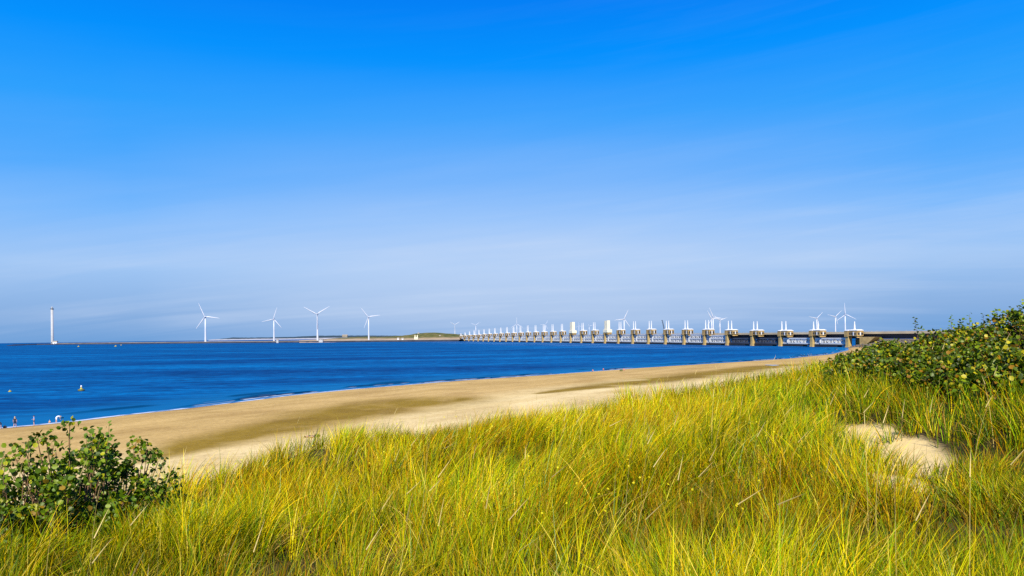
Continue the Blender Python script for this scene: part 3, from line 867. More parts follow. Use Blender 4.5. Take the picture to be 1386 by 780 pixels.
mb = MB(); mb.box(-150, -14.0, -8.2, -6.6, 5.6, 7.4); mb.build("ledge", M_tan, o)

# crane boom rising behind a pier
cp = P(900, 455, 960); 
o = empty("mobile_crane", (cp.x + 6, cp.y + 4, 12.75), "dark lattice crane boom leaning up behind a barrier pier", "crane")
o.location = (cp.x, cp.y, 12.75)
off = Vector((UY, -UX, 0)) * 14     # on the road deck
tip = P(896.3, 433.5, cp.y) - Vector(o.location)
mb = MB(); a0 = Vector((0, 0, 2.6))
for dx, dy in ((-.55, -.4), (.55, -.4), (.55, .4), (-.55, .4)):
    mb.tube(a0 + Vector((dx, dy, 0)), tip + Vector((dx * .5, dy * .5, 0)), .2, .16, 6)
for j in range(12):
    p0 = a0.lerp(tip, j / 12); p1 = a0.lerp(tip, (j + 1) / 12); sg = .55 if j % 2 else -.55
    mb.tube(p0 + Vector((sg, -.4, 0)), p1 + Vector((-sg, -.4, 0)), .12, n=5); mb.tube(p0 + Vector((sg, .4, 0)), p1 + Vector((-sg, .4, 0)), .12, n=5)
mb.tube(tip, tip + Vector((-1.0, 0, -.6)), .3, .25, 6)
mb.build("boom", M_crane, o)
mb = MB(); mb.box(-1.6, 2.6, -1.4, 1.4, 1.2, 3.2, tx=.2, ty=.1); mb.build("cab", M_crane, o, bevel=.08)
mb = MB(); mb.box(-2.6, 3.2, -1.5, 1.5, .35, 1.15); mb.build("carrier", M_black, o)
for x in (-1.8, .2, 2.2):
    for y in (-1.5, 1.5): mb = MB(); mb.tube((x, y - .2, .5), (x, y + .2, .5), .5, n=14); mb.build("wheel", M_black, o)

# ------------------------------------------------------------------ far shore
def strip(name, prof, mats, depth_list, z_fn):
    pass
BW = [(12, 468.4), (50, 467.0), (120, 466.4), (200, 465.6), (300, 464.8), (400, 464.0), (500, 463.2), (560, 462.7), (620, 462.2)]
bw = [onz(x, y, 0) for x, y in BW]
o = empty("breakwater", bw[0], "long low stone breakwater with a pale top leading out to the lighthouse", "breakwater")
def sweep(name, pts, prof, mtl, jag=0.0):
    mb = MB(); vs, fs = [], []
    res = []
    for a, b_ in zip(pts[:-1], pts[1:]):
        n = max(2, int((b_ - a).length / 12))
        res += [a.lerp(b_, i / n) for i in range(n)]
    res.append(pts[-1])
    for i, p in enumerate(res):
        d = (res[min(i + 1, len(res) - 1)] - res[max(i - 1, 0)]); d.z = 0; d.normalize()
        nn = Vector((d.y, -d.x, 0))     # towards the camera
        e = min(1.0, .25 + i / 12)
        for (w, z) in prof:
            vs.append(p + nn * (w + random.uniform(-jag, jag)) + Vector((0, 0, z * e + random.uniform(-jag, jag) * .3)) - o.location)
    m_ = len(prof)
    for i in range(len(res) - 1):
        for j in range(m_ - 1):
            q = i * m_ + j
            fs.append((q, q + m_, q + m_ + 1, q + 1))
    mb.add(vs, fs)
    return mb.build(name, mtl, o)
sweep("armour", bw, [(0, -1.5), (-4, 2.2), (-8, 4.3), (-9, 4.4)], M_stone2, .5)
sweep("crest", bw[1:], [(-8.6, 4.2), (-9.5, 5.4), (-24, 5.7), (-34, -1)], M_tan, .25)

def heightfield(name, pxs, Yf, depth, top_fn, mtl, label, rows=14, rough=.6, base_z=-1.0):
    """land behind a waterline; top_fn(px) = silhouette pixel row"""
    V = []
    for px in pxs:
        Yn = Yf(px)
        ztop = P(px, top_fn(px), Yn + depth * .6).z
        for j in range(rows):
            f = j / (rows - 1)
            Yy = Yn + depth * f
            a, _ = ray(px, 455)
            z = base_z + (max(ztop, 1.0) - base_z) * float(sstep(0, .62, np.array(f))) * (1 - .25 * float(sstep(.7, 1, np.array(f))))
            z += rough * (float(vnoise(np.array([px * .25]), np.array([j * .9]))[0]) - .5) * min(1, j / 3)
            V.append((a * Yy, Yy, z))
    n, m_ = len(pxs), rows
    ii = np.arange(n * m_).reshape(n, m_)
    Q = np.stack([ii[:-1, :-1], ii[1:, :-1], ii[1:, 1:], ii[:-1, 1:]], -1).reshape(-1, 4)
    h = np_mesh(name, np.array(V), Q, mtl, smooth=True)
    tag(h, label, kind="structure")
    return h
def land_mat(name, lo, mid, hi, z0, z1):
    """beach colour at the foot, dune plants higher up, by height and noise"""
    global N, L, tc
    m = bpy.data.materials.new(name); nt, N, L = nodes(m)
    b = N["Principled BSDF"]; b.inputs["Roughness"].default_value = .95; b.inputs["Specular IOR Level"].default_value = .1
    tc = N.new("ShaderNodeTexCoord")
    se = N.new("ShaderNodeSeparateXYZ"); L.new(tc.outputs["Object"], se.inputs[0])
    nn = noise(.03, 6)
    ad = N.new("ShaderNodeMath"); ad.operation = 'MULTIPLY_ADD'; L.new(nn, ad.inputs[0]); ad.inputs[1].default_value = (z1 - z0) * 1.2; L.new(se.outputs["Z"], ad.inputs[2])
    mr = N.new("ShaderNodeMapRange"); L.new(ad.outputs[0], mr.inputs[0]); mr.inputs[1].default_value = z0; mr.inputs[2].default_value = z1
    veg = ramp(noise(.05, 6), [(.35, mid), (.65, hi)])
    L.new(mixc(mr.outputs[0], lo, veg), b.inputs["Base Color"])
    return m
M_island = land_mat("island_land", (.40, .29, .18), (.05, .075, .015), (.17, .14, .045), 10, 15)
M_far = land_mat("far_land", (.44, .44, .45), (.03, .055, .07), (.045, .07, .08), 10, 18)  # blue of the distant haze is put into these land colours
isl_top = lambda x: float(np.interp(x, [405, 440, 480, 500, 520, 545, 562, 575, 590, 605, 622, 640], [461.0, 459.0, 456.4, 455.9, 456.2, 454.6, 451.9, 450.7, 450.4, 451.6, 452.8, 453.4]))
isl_Y = lambda x: float(np.interp(x, [400, 500, 560, 600, 640], [2075, 2035, 1965, 1925, 1990]))
heightfield("island_hills", np.arange(405, 642, 1.5), isl_Y, 340, isl_top, M_island, "low sandy island with green and ochre dunes at the far end of the barrier", rough=1.5)
far_top = lambda x: float(np.interp(x, [282, 300, 315, 330, 360, 400, 430, 470, 500, 540, 580, 620], [460.4, 458.6, 457.0, 457.2, 457.0, 456.0, 454.6, 454.4, 454.4, 454.6, 455, 456]))
heightfield("far_dunes", np.arange(282, 700, 2), lambda x: 6300.0, 620, far_top, M_far, "hazy blue dune coast beyond the breakwater with a pale beach", rough=4)
# land behind the barrier that carries the turbines
heightfield("far_dike", np.arange(600, 1560, 6), lambda x: 2450.0, 900, lambda x: 453.6 - (x - 693) * .01264 + 4.4 - .8, M_island, "low green dike across the water behind the barrier", rough=.4)

# lighthouse on the breakwater
def on_breakwater(px, back=16):
    a = np.array([(p.x, p.y) for p in bw]); s_ = a[:, 0] / a[:, 1]
    rx = ray(px, 465)[0]
    Y = float(np.interp(rx, s_, a[:, 1])) + back
    return Vector((rx * Y, Y, 5.0))
p = on_breakwater(71)
o = empty("lighthouse", p, "slender white concrete lighthouse tower standing on the breakwater", "lighthouse")
ht = P(70.3, 418.5, p.y).z - p.z; r = 5.0 * p.y / 2000 / 2.0 * 1.3
mb = MB(); mb.lathe((0, 0, 0), [(r * 1.12, -3), (r * 1.1, 0), (r * 1.06, 2), (r * .98, ht)], 32); mb.build("shaft", M_tower, o, smooth=True)
mb = MB(); mb.lathe((0, 0, ht), [(r * 1.0, -1.2), (r * 1.35, 0), (r * 1.35, .7), (r * 1.3, 1.9), (r * 1.28, 1.9)], 32); mb.build("gallery", M_crane, o)
mb = MB(); mb.lathe((0, 0, ht + 1.8), [(r * .7, 0), (r * .7, 4), (r * .85, 4.4), (r * .3, 6.4)], 24); mb.tube((0, 0, ht + 8), (0, 0, ht + 12), .5, .3); mb.build("lantern", M_tower, o)
mb = MB(); mb.box(-1.2, 1.2, -r * 1.13, -r * 1.05, 0, 4.5); mb.build("door", M_window, o)
p2 = on_breakwater(75.2); o = empty("lighthouse_hut", p2, "small white building at the foot of the lighthouse", "building")
mb = MB(); mb.box(-7, 7, -5, 5, -2, 5.5); mb.build("wall", M_wht, o)
mb = MB(); mb.add([(-7.4, -5.4, 5.5), (7.4, -5.4, 5.5), (7.4, 5.4, 5.5), (-7.4, 5.4, 5.5), (-7.4, 0, 9), (7.4, 0, 9)], [(0, 1, 5, 4), (2, 3, 4, 5), (0, 4, 3), (1, 2, 5), (3, 2, 1, 0)]); mb.build("roof", M_tan, o)
mb = MB(); mb.box(-1.2, 1.2, -5.1, -4.98, -1, 3); mb.build("door", M_window, o)

# buildings on the island and the far coast
def house(px, py_base, Y, w, d, h, roof, mw, mr, lab, name="house"):
    p = P(px, py_base, Y)
    o = empty(name, p, lab, "building")
    mb = MB(); mb.box(-w / 2, w / 2, -d / 2, d / 2, -8, h); mb.build("wall", mw, o)
    mb = MB(); q = .4
    mb.add([(-w / 2 - q, -d / 2 - q, h), (w / 2 + q, -d / 2 - q, h), (w / 2 + q, d / 2 + q, h), (-w / 2 - q, d / 2 + q, h), (-w / 2 - q, 0, h + roof), (w / 2 + q, 0, h + roof)], [(0, 1, 5, 4), (2, 3, 4, 5), (0, 4, 3), (1, 2, 5), (3, 2, 1, 0)])
    mb.build("roof", mr, o)
    n = max(1, int(w // 5))
    for j in range(n):
        x = -w / 2 + (j + .5) * w / n; mb = MB(); mb.box(x - .8, x + .8, -d / 2 - .08, -d / 2 + .02, h * .35, h * .75); mb.build("window", M_window, o)
house(375.8, 461.2, 2150, 6, 5, 2.6, 1.4, M_tower, M_tan, "small white shed on the breakwater beside a turbine foot")
house(434.5, 460.6, 2090, 11, 6, 2.6, 1.6, M_tower, M_tan, "long white shed on the breakwater by the turbine with a Y of blades")
house(539, 459.2, 2030, 5, 5, 2.6, 2, M_wht, M_tan, "white hut at the sandy foot of the island dunes")
house(545, 459.4, 2026, 5, 5, 2.4, 2, M_wht, M_tan, "second white hut at the island foot, nearer the beige towers")
house(595.5, 455.8, 2060, 5, 5, 2.6, 2, M_wht, M_tan, "small white house among the ochre island dunes")
house(566.5, 452.6, 2150, 4, 4, 3, 2, M_wht, M_tan, "white lookout hut on the top of the island dunes")
house(467, 456.5, 6500, 46, 24, 14, 9, M_tan, M_tan, "pale brownish building on the far hazy coast")
p = P(563.4, 457.8, 1990)
o = empty("twin_tower_building", p, "beige building with two stubby towers on the island shore", "building")
mb = MB(); mb.box(-5, 5, -4, 4, -4, 3); mb.build("wall", M_cream, o)
for x in (-3.0, 3.0):
    mb = MB(); mb.box(x - 1.3, x + 1.3, -2, 2, 3, 8.5, tx=.3, ty=.3); mb.build("tower", M_cream, o)

# ------------------------------------------------------------------ wind turbines
def turbine(hx, hy, Y, basez, Lpx, angs, lab, group, yaw=0.0):
    hub = P(hx, hy, Y)
    o = empty("wind_turbine", (hub.x, hub.y, basez), lab, "wind turbine", group)
    hh = hub.z - basez; Rr = Lpx * Y / 1000.0; q = Rr / 45.0
    mb = MB(); mb.lathe((0, 0, 0), [(2.9 * q + .2, -6), (2.8 * q + .2, 0), (2.2 * q + .1, hh * .5), (1.55 * q, hh - 1.2 * q)], 20); mb.build("tower", M_turb, o, smooth=True)
    mb = MB(); mb.box(-1.9 * q, 1.9 * q, -3.2 * q, 7.5 * q, hh - 1.6 * q, hh + 2.0 * q, tx=.3 * q, ty=.4 * q); mb.build("nacelle", M_turb, o, bevel=.3 * q)
    mb = MB(); n = 16; pr = [(1.5, -3.25), (1.65, -4.2), (1.4, -5.2), (.6, -6.0)]
    vs, fs = [], []
    for r, y in pr:
        for j in range(n):
            t = 2 * math.pi * j / n; vs.append((r * q * math.cos(t), y * q, hh + r * q * math.sin(t)))
    for i in range(len(pr) - 1):
        for j in range(n): fs.append((i * n + j, i * n + (j + 1) % n, (i + 1) * n + (j + 1) % n, (i + 1) * n + j))
    fs.append(tuple((len(pr) - 1) * n + j for j in range(n))); fs.append(tuple(range(n - 1, -1, -1)))
    mb.add(vs, fs); mb.build("hub", M_turb, o, smooth=True)
    for a in angs:
        t = R(a)
        d = Vector((math.cos(t), 0, math.sin(t))); s2 = Vector((-math.sin(t), 0, math.cos(t)))
        mb = MB(); vs, fs = [], []
        secs = [(.02, .035, .035), (.08, .04, .034), (.2, .085, .022), (.45, .062, .014), (.75, .040, .008), (.96, .022, .004), (1.0, .008, .002)]
        for f, c, th in secs:
            tw = R(14) * (1 - f)
            for (xc, yc) in ((-.3, 0), (0, .5), (.35, .35), (.7, 0), (.35, -.35), (0, -.5)):
                u_ = xc * c * Rr; w_ = yc * th * Rr
                pt = d * (f * Rr) + s2 * (u_ * math.cos(tw) - w_ * math.sin(tw)) + Vector((0, u_ * math.sin(tw) + w_ * math.cos(tw) - 4.4 * q, hh))
                vs.append(pt)
        for i in range(len(secs) - 1):
            for j in range(6): fs.append((i * 6 + j, i * 6 + (j + 1) % 6, (i + 1) * 6 + (j + 1) % 6, (i + 1) * 6 + j))
        fs.append(tuple(range((len(secs) - 1) * 6, len(secs) * 6))); fs.append((5, 4, 3, 2, 1, 0))
        mb.add(vs, fs); mb.build("blade", M_turb, o, smooth=True)
    return o
def ang(hx, hy, tx, ty): return math.degrees(math.atan2(hy - ty, tx - hx)) - .7
def tri(a): return (a, a + 120, a + 240)
GT1, GT2 = "wind turbines along the breakwater and island", "wind turbines behind the barrier"
Yb = lambda px: on_breakwater(px, 30)
T = [(277.8, 428.9, None, 20.5, ang(277.8, 428.9, 269.5, 410.3), "white wind turbine nearest the lighthouse, one blade pointing up and leaning towards it"),
     (370.6, 432.1, None, 16.5, ang(370.6, 432.1, 375.5, 416.3), "white wind turbine by the small shed, one blade pointing almost straight up"),
     (429.4, 425.4, None, 20.0, 30.5, "white wind turbine whose blades form an upright Y over the long shed"),
     (498.8, 429.2, None, 16.5, ang(498.8, 429.2, 488.5, 416.4), "white wind turbine next to the island dunes with one blade level")]
for hx, hy, _, Lp, a, lab in T:
    b_ = Yb(hx); turbine(hx, hy, b_.y, 4.8, Lp, tri(a), lab, GT1)
S = [(615.6, 439.7, 2280, 21, 7.8, 28, "small far wind turbine with a Y of blades on the island hill top", GT1),
     (643.9, 440.4, 4200, 3, 7.5, 35, "small far wind turbine standing behind the far end of the barrier", GT2),
     (699.5, 439.0, 3600, 3, 9.6, 90, "far wind turbine with one blade straight up over the thinning row of piers", GT2),
     (738.2, 439.7, 4300, 3, 7.2, 57, "far wind turbine half hidden behind a twin masted pier beyond the cream ones", GT2),
     (783.5, 441.0, 5400, 3, 5.0, 90, "faint tiny wind turbine between the two cream wrapped piers, blade straight up", GT2),
     (797.7, 441.3, 5400, 3, 5.0, 10, "faint tiny wind turbine between the two cream wrapped piers, with a level blade", GT2),
     (844.7, 432.0, 2900, 3, 13.5, ang(844.7, 432, 850.5, 418.8), "wind turbine right beside the nearer cream wrapped pier, blade up and tilted", GT2),
     (965.2, 429.6, 2700, 3, 14.0, ang(965.2, 429.6, 960.0, 416.8), "nearer and taller of the two wind turbines that overlap in front of each other", GT2),
     (963.2, 431.6, 3100, 3, 12.5, ang(963.2, 431.6, 957, 420.5), "farther wind turbine hidden in part by the taller one it overlaps", GT2),
     (974.5, 433.7, 3300, 3, 10.5, ang(974.5, 433.7, 984, 430), "slim wind turbine just beside the overlapping pair, one blade rising gently", GT2),
     (1105.4, 431.1, 2800, 3, 11.5, ang(1105.4, 431.1, 1113.5, 422.5), "wind turbine rising out of a big near pier, its blades a slanted Y", GT2),
     (1130.7, 428.7, 2750, 3, 11.5, ang(1130.7, 428.7, 1138.6, 420.6), "wind turbine in the gap between the last two piers, blades a Y", GT2),
     (1143.8, 425.8, 2600, 3, 16.0, ang(1143.8, 425.8, 1142.4, 410.2), "tallest wind turbine of the trio over the stone slope, one blade straight up", GT2)]
for hx, hy, Y, bz, Lp, a, lab, g in S:
    if g == GT1: bz = P(hx, 452.8, Y).z
    turbine(hx, hy, Y, bz, Lp, tri(a), lab, g)

# ------------------------------------------------------------------ buoys
def buoy(px, py, r, olive, lab, top=True):
    p = onz(px, py, 0)
    o = empty("buoy", p, lab, "buoy", "buoys on the water")
    mb = MB(); mb.lathe((0, 0, 0), [(r * .5, -.5 * r), (r * .85, -.1 * r), (r, .25 * r), (r * .92, .5 * r), (r * .45, .62 * r)], 20); mb.build("float", M_olive if olive else M_yel, o, smooth=True)
    mb = MB()
    if olive:
        mb.lathe((0, 0, .6 * r), [(r * .42, 0), (r * .2, .5 * r), (r * .12, .7 * r)], 12); mb.build("cone", M_yel, o)
        mb = MB(); mb.lathe((0, 0, 1.25 * r), [(r * .2, 0), (r * .26, .15 * r), (r * .2, .4 * r), (r * .05, .5 * r)], 14); mb.build("topmark", M_wht, o)
    else:
        mb.lathe((0, 0, .6 * r), [(r * .35, 0), (r * .3, .4 * r), (r * .1, .6 * r)], 12); mb.build("cap", M_yel, o)
buoy(110, 529.2, .9, True, "dark olive mooring buoy with a pale topmark, out beyond the paddlers")
buoy(13.5, 530.5, .45, False, "yellow ball buoy nearest the shore on the blue water")
buoy(106.3, 469.6, 2.2, False, "pale buoy floating just off the lighthouse end of the breakwater")
buoy(156.6, 469.2, 2.6, False, "brighter of the two pale buoys close together off the breakwater")
buoy(164.0, 467.6, 2.0, False, "smaller of the two pale buoys close together off the breakwater")

# ------------------------------------------------------------------ people
def person(loc, rz, joints, shirt, shorts, hair, lab, scale=1.0, long_hair=False, bare_top=False):
    """joints: dict of points; one skinned body, hair as a child"""
    J = dict(pelvis=(0, 0, .93), waist=(0, 0, 1.10), chest=(0, 0, 1.33), neck=(0, 0, 1.48), head=(0, 0, 1.56), crown=(0, 0, 1.70),
             sl=(-.18, 0, 1.41), el=(-.24, .02, 1.13), wl=(-.25, -.05, .88), hl=(-.25, -.07, .78),
             sr=(.18, 0, 1.41), er=(.24, .02, 1.13), wr=(.25, -.05, .88), hr=(.25, -.07, .78),
             pl=(-.10, 0, .88), kl=(-.11, -.02, .49), al=(-.12, .03, .09), tl=(-.13, -.14, .03),
             pr=(.10, 0, .88), kr=(.11, -.02, .49), ar=(.12, .03, .09), tr=(.13, -.14, .03))
    J.update(joints)
    rad = dict(pelvis=.125, waist=.115, chest=.135, neck=.055, head=.085, crown=.075, sl=.062, el=.045, wl=.032, hl=.04, sr=.062, er=.045, wr=.032, hr=.04,
               pl=.09, kl=.058, al=.042, tl=.035, pr=.09, kr=.058, ar=.042, tr=.035)
    E = [("pelvis", "waist"), ("waist", "chest"), ("chest", "neck"), ("neck", "head"), ("head", "crown"), ("chest", "sl"), ("sl", "el"), ("el", "wl"), ("wl", "hl"), ("chest", "sr"), ("sr", "er"), ("er", "wr"), ("wr", "hr"),
         ("pelvis", "pl"), ("pl", "kl"), ("kl", "al"), ("al", "tl"), ("pelvis", "pr"), ("pr", "kr"), ("kr", "ar"), ("ar", "tr")]
    names = list(J); ix = {n: i for i, n in enumerate(names)}
    me = bpy.data.meshes.new("person")
    me.from_pydata([J[n] for n in names], [(ix[a], ix[b]) for a, b in E], [])
    tmp = bpy.data.objects.new("person_tmp", me); COL.objects.link(tmp)
    sk = tmp.modifiers.new("skin", 'SKIN'); sb = tmp.modifiers.new("sub", 'SUBSURF'); sb.levels = 1; sb.render_levels = 1
    for n in names:
        v = me.skin_vertices[0].data[ix[n]]; v.radius = (rad[n], rad[n]); v.use_root = n == "pelvis"
    bpy.context.view_layer.update()
    dg = bpy.context.evaluated_depsgraph_get()
    bm = bpy.data.meshes.new_from_object(tmp.evaluated_get(dg))
    bpy.data.objects.remove(tmp)
    for m_ in (M_skin, shirt, shorts): bm.materials.append(m_)
    jp = np.array([J[n] for n in names])
    top = {"waist", "chest", "sl", "sr"}; low = {"pelvis", "pl", "pr"}
    segs_ = [(a, b) for a, b in E]
    A = np.array([J[a] for a, b in segs_]); B = np.array([J[b] for a, b in segs_])
    for pl in bm.polygons:
        c = np.array(pl.center); d = B - A; t = np.clip(((c - A) * d).sum(1) / (d * d).sum(1), 0, 1)
        e = np.linalg.norm(A + d * t[:, None] - c, axis=1); i = int(np.argmin(e)); a, b_ = segs_[i]; f = t[i]
        if (a in ("waist", "chest") and b_ in ("chest", "sl", "sr")) or (a in ("sl", "sr") and f < .6) or (a == "pelvis" and b_ == "waist" and f > .5): pl.material_index = 1
        elif (a == "pelvis") or (a in ("pl", "pr") and f < .75): pl.material_index = 2
        else: pl.material_index = 0
        pl.use_smooth = True
    o = bpy.data.objects.new("person", bm); COL.objects.link(o)
    o.location = loc; o.rotation_euler = (0, 0, rz); o.scale = (scale,) * 3
    tag(o, lab, "person", "people on the beach")
    h = Vector(J["crown"]); hd = Vector(J["head"]); up = (h - hd).normalized()
    mb = MB(); mb.lathe((0, 0, 0), [(.04, -.11 if not long_hair else -.24), (.095, -.04), (.105, .02), (.085, .07), (.03, .10)], 14)
    q = up.to_track_quat('Z', 'Y')
    mb.v = [tuple(q @ Vector(v) + h * .75 + hd * .25 + Vector((0, .02, 0))) for v in mb.v]
    hh = mb.build("hair", hair, o, smooth=True)
    return o
def feet(px, py):
    """standing spot: on the sand, or at wading depth in the water"""
    p = onz(px, py, 0.0)
    return hit(px, py) if float(shore_dist(np.array([p.x]), np.array([p.y]))[0]) > .5 else p + Vector((0, 0, -.08))
walk = dict(kl=(-.11, -.16, .50), al=(-.12, -.10, .10), tl=(-.13, -.28, .05), kr=(.11, .06, .49), ar=(.12, .30, .12), tr=(.13, .17, .03))
bend = dict(waist=(0, -.16, 1.02), chest=(0, -.40, 1.12), neck=(0, -.56, 1.10), head=(0, -.65, 1.06), crown=(0, -.76, .98), sl=(-.17, -.44, 1.12), el=(-.2, -.50, .84), wl=(-.18, -.58, .60), hl=(-.18, -.62, .50),
            sr=(.17, -.44, 1.12), er=(.2, -.50, .84), wr=(.18, -.58, .60), hr=(.18, -.62, .50))
sit = dict(pelvis=(0, 0, .14), waist=(0, .04, .32), chest=(0, .03, .56), neck=(0, 0, .72), head=(0, -.02, .80), crown=(0, -.02, .94), sl=(-.18, .03, .64), el=(-.26, -.10, .40), wl=(-.14, -.32, .40), hl=(-.08, -.38, .42),
           sr=(.18, .03, .64), er=(.26, -.10, .40), wr=(.14, -.32, .40), hr=(.08, -.38, .42), pl=(-.10, -.04, .13), kl=(-.14, -.38, .46), al=(-.13, -.58, .08), tl=(-.13, -.74, .04), pr=(.10, -.04, .13), kr=(.14, -.38, .46), ar=(.13, -.58, .08), tr=(.13, -.74, .04))
lie = dict(pelvis=(0, 0, .13), waist=(0, .18, .13), chest=(0, .42, .14), neck=(0, .58, .13), head=(0, .66, .14), crown=(0, .80, .13), sl=(-.18, .50, .12), el=(-.30, .26, .08), wl=(-.28, .02, .07), hl=(-.27, -.08, .06),
           sr=(.18, .50, .12), er=(.30, .26, .08), wr=(.28, .02, .07), hr=(.27, -.08, .06), pl=(-.10, -.06, .12), kl=(-.13, -.46, .12), al=(-.14, -.86, .07), tl=(-.16, -.92, .18), pr=(.10, -.06, .12), kr=(.13, -.46, .12), ar=(.14, -.86, .07), tr=(.16, -.92, .18))
person(feet(1.5, 580.5), R(-60), bend, M_blk, M_blk, M_haird, "person in black bending over at the water's edge beside a dark bag")
person(feet(20.3, 578.6), R(200), walk, M_blk, M_blk, M_hairb, "blond person in a black top and shorts walking at the waterline", 1.02, True)
person(feet(46, 576.3), R(-50), dict(hl=(-.12, -.3, 1.1), wl=(-.16, -.24, 1.08)), M_blue, M_navy, M_haird, "person in a light blue shirt and navy shorts standing at the waterline", .98)
person(feet(67.2, 572.8), R(20), sit, M_skin, M_yel, M_hairb, "small child sitting in the foam next to the person in white", .62)
person(feet(76.2, 572.2), R(150), bend, M_wht, M_wht, M_hairb, "person all in white stooping over at the waterline by a child", 1.08)
person(hit(802.3, 503.0), R(30), sit, M_red, M_blk, M_haird, "person in a red top sitting on the far beach, the one nearest the island", .9)
person(hit(816.8, 503.4), R(-30), dict(), M_red, M_navy, M_haird, "person in a red top standing on the far beach between two seated people", .8)
person(hit(844.6, 502.0), R(10), sit, M_red, M_red, M_haird, "person in bright orange red sitting beside a dark olive bag on the far beach", .95)
a = hit(417.8, 592.0); person(a, R(160), lie, M_skin, M_navy, M_haird, "sunbather with dark hair lying on pale sand behind the dune grass")
a = hit(423.4, 592.0); person(a, R(170), lie, M_skin, M_tan, M_hairb, "blond sunbather lying on pale sand behind the dune grass")
def bag(p, w, h, mtl, lab):
    o = empty("beach_bag", p, lab, "bag", "bags on the sand")
    mb = MB(); mb.lathe((0, 0, 0), [(w * .42, 0), (w * .52, h * .25), (w * .5, h * .6), (w * .28, h * .92), (w * .1, h)], 16); b_ = mb.build("body", mtl, o, smooth=True); 
    mb = MB()
    for j in range(8):
        t0, t1 = math.pi * j / 8, math.pi * (j + 1) / 8
        mb.tube((w * .3 * math.cos(t0), 0, h * .8 + h * .4 * math.sin(t0)), (w * .3 * math.cos(t1), 0, h * .8 + h * .4 * math.sin(t1)), .02, n=6)
    mb.build("strap", mtl, o)
bag(hit(6.6, 579.6), .55, .38, M_blk, "black bag on the wet sand next to the person in black")
bag(hit(840.8, 502.6), 1.1, .7, M_olive, "dark olive bag on the far beach beside the person in orange red")
bag(hit(429.5, 591.6), .7, .32, M_olive, "dark olive bag on pale sand next to the sunbathers")

# ------------------------------------------------------------------ light and sky
sun_h = Vector((-.10, -.995)); EL = R(44)
to_sun = Vector((sun_h.x * math.cos(EL), sun_h.y * math.cos(EL), math.sin(EL))).normalized()
sd = bpy.data.lights.new("sun", 'SUN'); sd.energy = 5.0; sd.angle = R(.53); sd.color = (1.0, .93, .80)
so = bpy.data.objects.new("sun", sd); COL.objects.link(so)
so.rotation_euler = (-to_sun).to_track_quat('-Z', 'Y').to_euler()
so.location = (0, 0, 60)

w = bpy.data.worlds.new("World"); scene.world = w; w.use_nodes = True
N, L = w.node_tree.nodes, w.node_tree.links
bg = N["Background"]; bg.inputs["Strength"].default_value = .1
sky = N.new("ShaderNodeTexSky"); sky.sky_type = 'NISHITA'; sky.sun_disc = False
sky.sun_elevation = EL; sky.sun_rotation = math.atan2(to_sun.x, to_sun.y) % (2 * math.pi)
tc = N.new("ShaderNodeTexCoord")
se = N.new("ShaderNodeSeparateXYZ"); L.new(tc.outputs["Generated"], se.inputs[0])
def srgb(r, g, b_):
    f = lambda c: (c / 255 / 12.92 if c / 255 <= .04045 else ((c / 255 + .055) / 1.055) ** 2.4)
    return f(r), f(g), f(b_)
def math_(op, a, b_=None, c=None):
    x = N.new("ShaderNodeMath"); x.operation = op
    for i, v in enumerate((a, b_, c)):
        if v is None: continue
        if isinstance(v, (int, float)): x.inputs[i].default_value = v
        else: L.new(v, x.inputs[i])
    return x.outputs[0]
zz = math_('MAXIMUM', se.outputs["Z"], 0.0)
EXPO = .4
grad = ramp(zz, [(0.0, srgb(114, 163, 219)), (.03, srgb(138, 177, 226)), (.09, srgb(160, 199, 246)), (.15, srgb(125, 187, 254)), (.20, srgb(85, 172, 255)), (.28, srgb(38, 160, 255)), (.35, srgb(0, 146, 255)), (.42, srgb(0, 126, 246)), (1.0, srgb(0, 84, 200))])
# thin cirrus: noise on a high plane, drawn out along the wind
dv = math_('ADD', zz, .12)
cx = math_('DIVIDE', se.outputs["X"], dv); cy = math_('DIVIDE', se.outputs["Y"], dv)
cb = N.new("ShaderNodeCombineXYZ"); L.new(cx, cb.inputs[0]); L.new(cy, cb.inputs[1])
mp = N.new("ShaderNodeMapping"); mp.vector_type = 'TEXTURE'; mp.inputs["Rotation"].default_value = (0, 0, R(-14)); mp.inputs["Scale"].default_value = (3.6, .75, 1)
L.new(cb.outputs[0], mp.inputs[0])
nz = N.new("ShaderNodeTexNoise"); nz.inputs["Scale"].default_value = 1.3; nz.inputs["Detail"].default_value = 7; nz.inputs["Roughness"].default_value = .55; nz.inputs["Distortion"].default_value = .5
L.new(mp.outputs[0], nz.inputs["Vector"])
cl = ramp(nz.outputs["Fac"], [(.42, (0, 0, 0)), (.82, (1, 1, 1))])
n2 = N.new("ShaderNodeTexNoise"); n2.inputs["Scale"].default_value = .6; n2.inputs["Detail"].default_value = 3; L.new(cb.outputs[0], n2.inputs["Vector"])
cl2 = ramp(n2.outputs["Fac"], [(.35, (0, 0, 0)), (.7, (1, 1, 1))])
fade = ramp(zz, [(0, (.55, .55, .55)), (.03, (1, 1, 1)), (.11, (.9, .9, .9)), (.18, (.5, .5, .5)), (.26, (.14, .14, .14)), (.34, (.0, .0, .0))])
cf = math_('MULTIPLY', math_('MULTIPLY_ADD', cl2, .50, .05), math_('MULTIPLY', cl, fade))
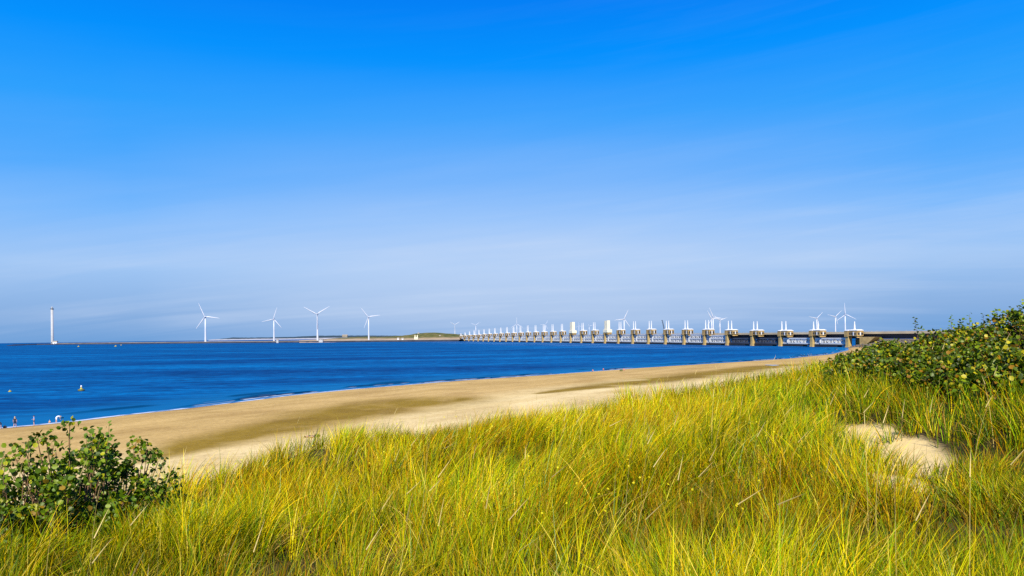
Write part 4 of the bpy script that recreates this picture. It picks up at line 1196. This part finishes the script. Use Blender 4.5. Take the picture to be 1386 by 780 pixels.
# paler towards the middle of the view, where the veil is thickest
mid = math_('MULTIPLY', math_('SUBTRACT', 1.0, math_('MINIMUM', 1.0, math_('MULTIPLY', math_('POWER', math_('ABSOLUTE', math_('ADD', se.outputs["X"], -.02)), 2.0), 4.5))), math_('MULTIPLY', fade, .50))
wv = math_('MULTIPLY', math_('SUBTRACT', se.outputs["Z"], math_('MULTIPLY', se.outputs["X"], .10)), 26.0)
wc = N.new("ShaderNodeCombineXYZ"); L.new(math_('MULTIPLY', se.outputs["X"], 1.6), wc.inputs[0]); L.new(wv, wc.inputs[1])
n3 = N.new("ShaderNodeTexNoise"); n3.inputs["Scale"].default_value = 1.5; n3.inputs["Detail"].default_value = 6; n3.inputs["Roughness"].default_value = .6; n3.inputs["Distortion"].default_value = .35; L.new(wc.outputs[0], n3.inputs["Vector"])
wis = ramp(n3.outputs["Fac"], [(.46, (0, 0, 0)), (.72, (1, 1, 1))])
wx = ramp(math_('ADD', se.outputs["X"], .5), [(.35, (.25, .25, .25)), (.75, (1, 1, 1))])
wz = ramp(zz, [(.04, (0, 0, 0)), (.09, (1, 1, 1)), (.15, (.8, .8, .8)), (.20, (.3, .3, .3)), (.30, (.08, .08, .08))])
cf = math_('ADD', cf, math_('MULTIPLY', math_('MULTIPLY', wis, wx), math_('MULTIPLY', wz, .20)))
col = mixc(math_('MINIMUM', math_('ADD', cf, mid), 1.0), grad, srgb(205, 222, 248))
sc1 = N.new("ShaderNodeVectorMath"); sc1.operation = 'SCALE'; L.new(col, sc1.inputs[0]); sc1.inputs["Scale"].default_value = 9.8 / 2 ** EXPO
sc2 = N.new("ShaderNodeVectorMath"); sc2.operation = 'SCALE'; L.new(sky.outputs[0], sc2.inputs[0]); sc2.inputs["Scale"].default_value = .008
ad = N.new("ShaderNodeVectorMath"); ad.operation = 'ADD'; L.new(sc1.outputs[0], ad.inputs[0]); L.new(sc2.outputs[0], ad.inputs[1])
L.new(ad.outputs[0], bg.inputs["Color"])

# ------------------------------------------------------------------ render settings
scene.render.engine = 'CYCLES'
scene.view_settings.view_transform = 'Standard'
scene.view_settings.look = 'None'
scene.view_settings.exposure = EXPO
scene.view_settings.gamma = 1.0
scene.cycles.use_denoising = False
scene.cycles.max_bounces = 6; scene.cycles.diffuse_bounces = 1; scene.cycles.glossy_bounces = 2; scene.cycles.transmission_bounces = 3
scene.render.resolution_x, scene.render.resolution_y = 1024, 576
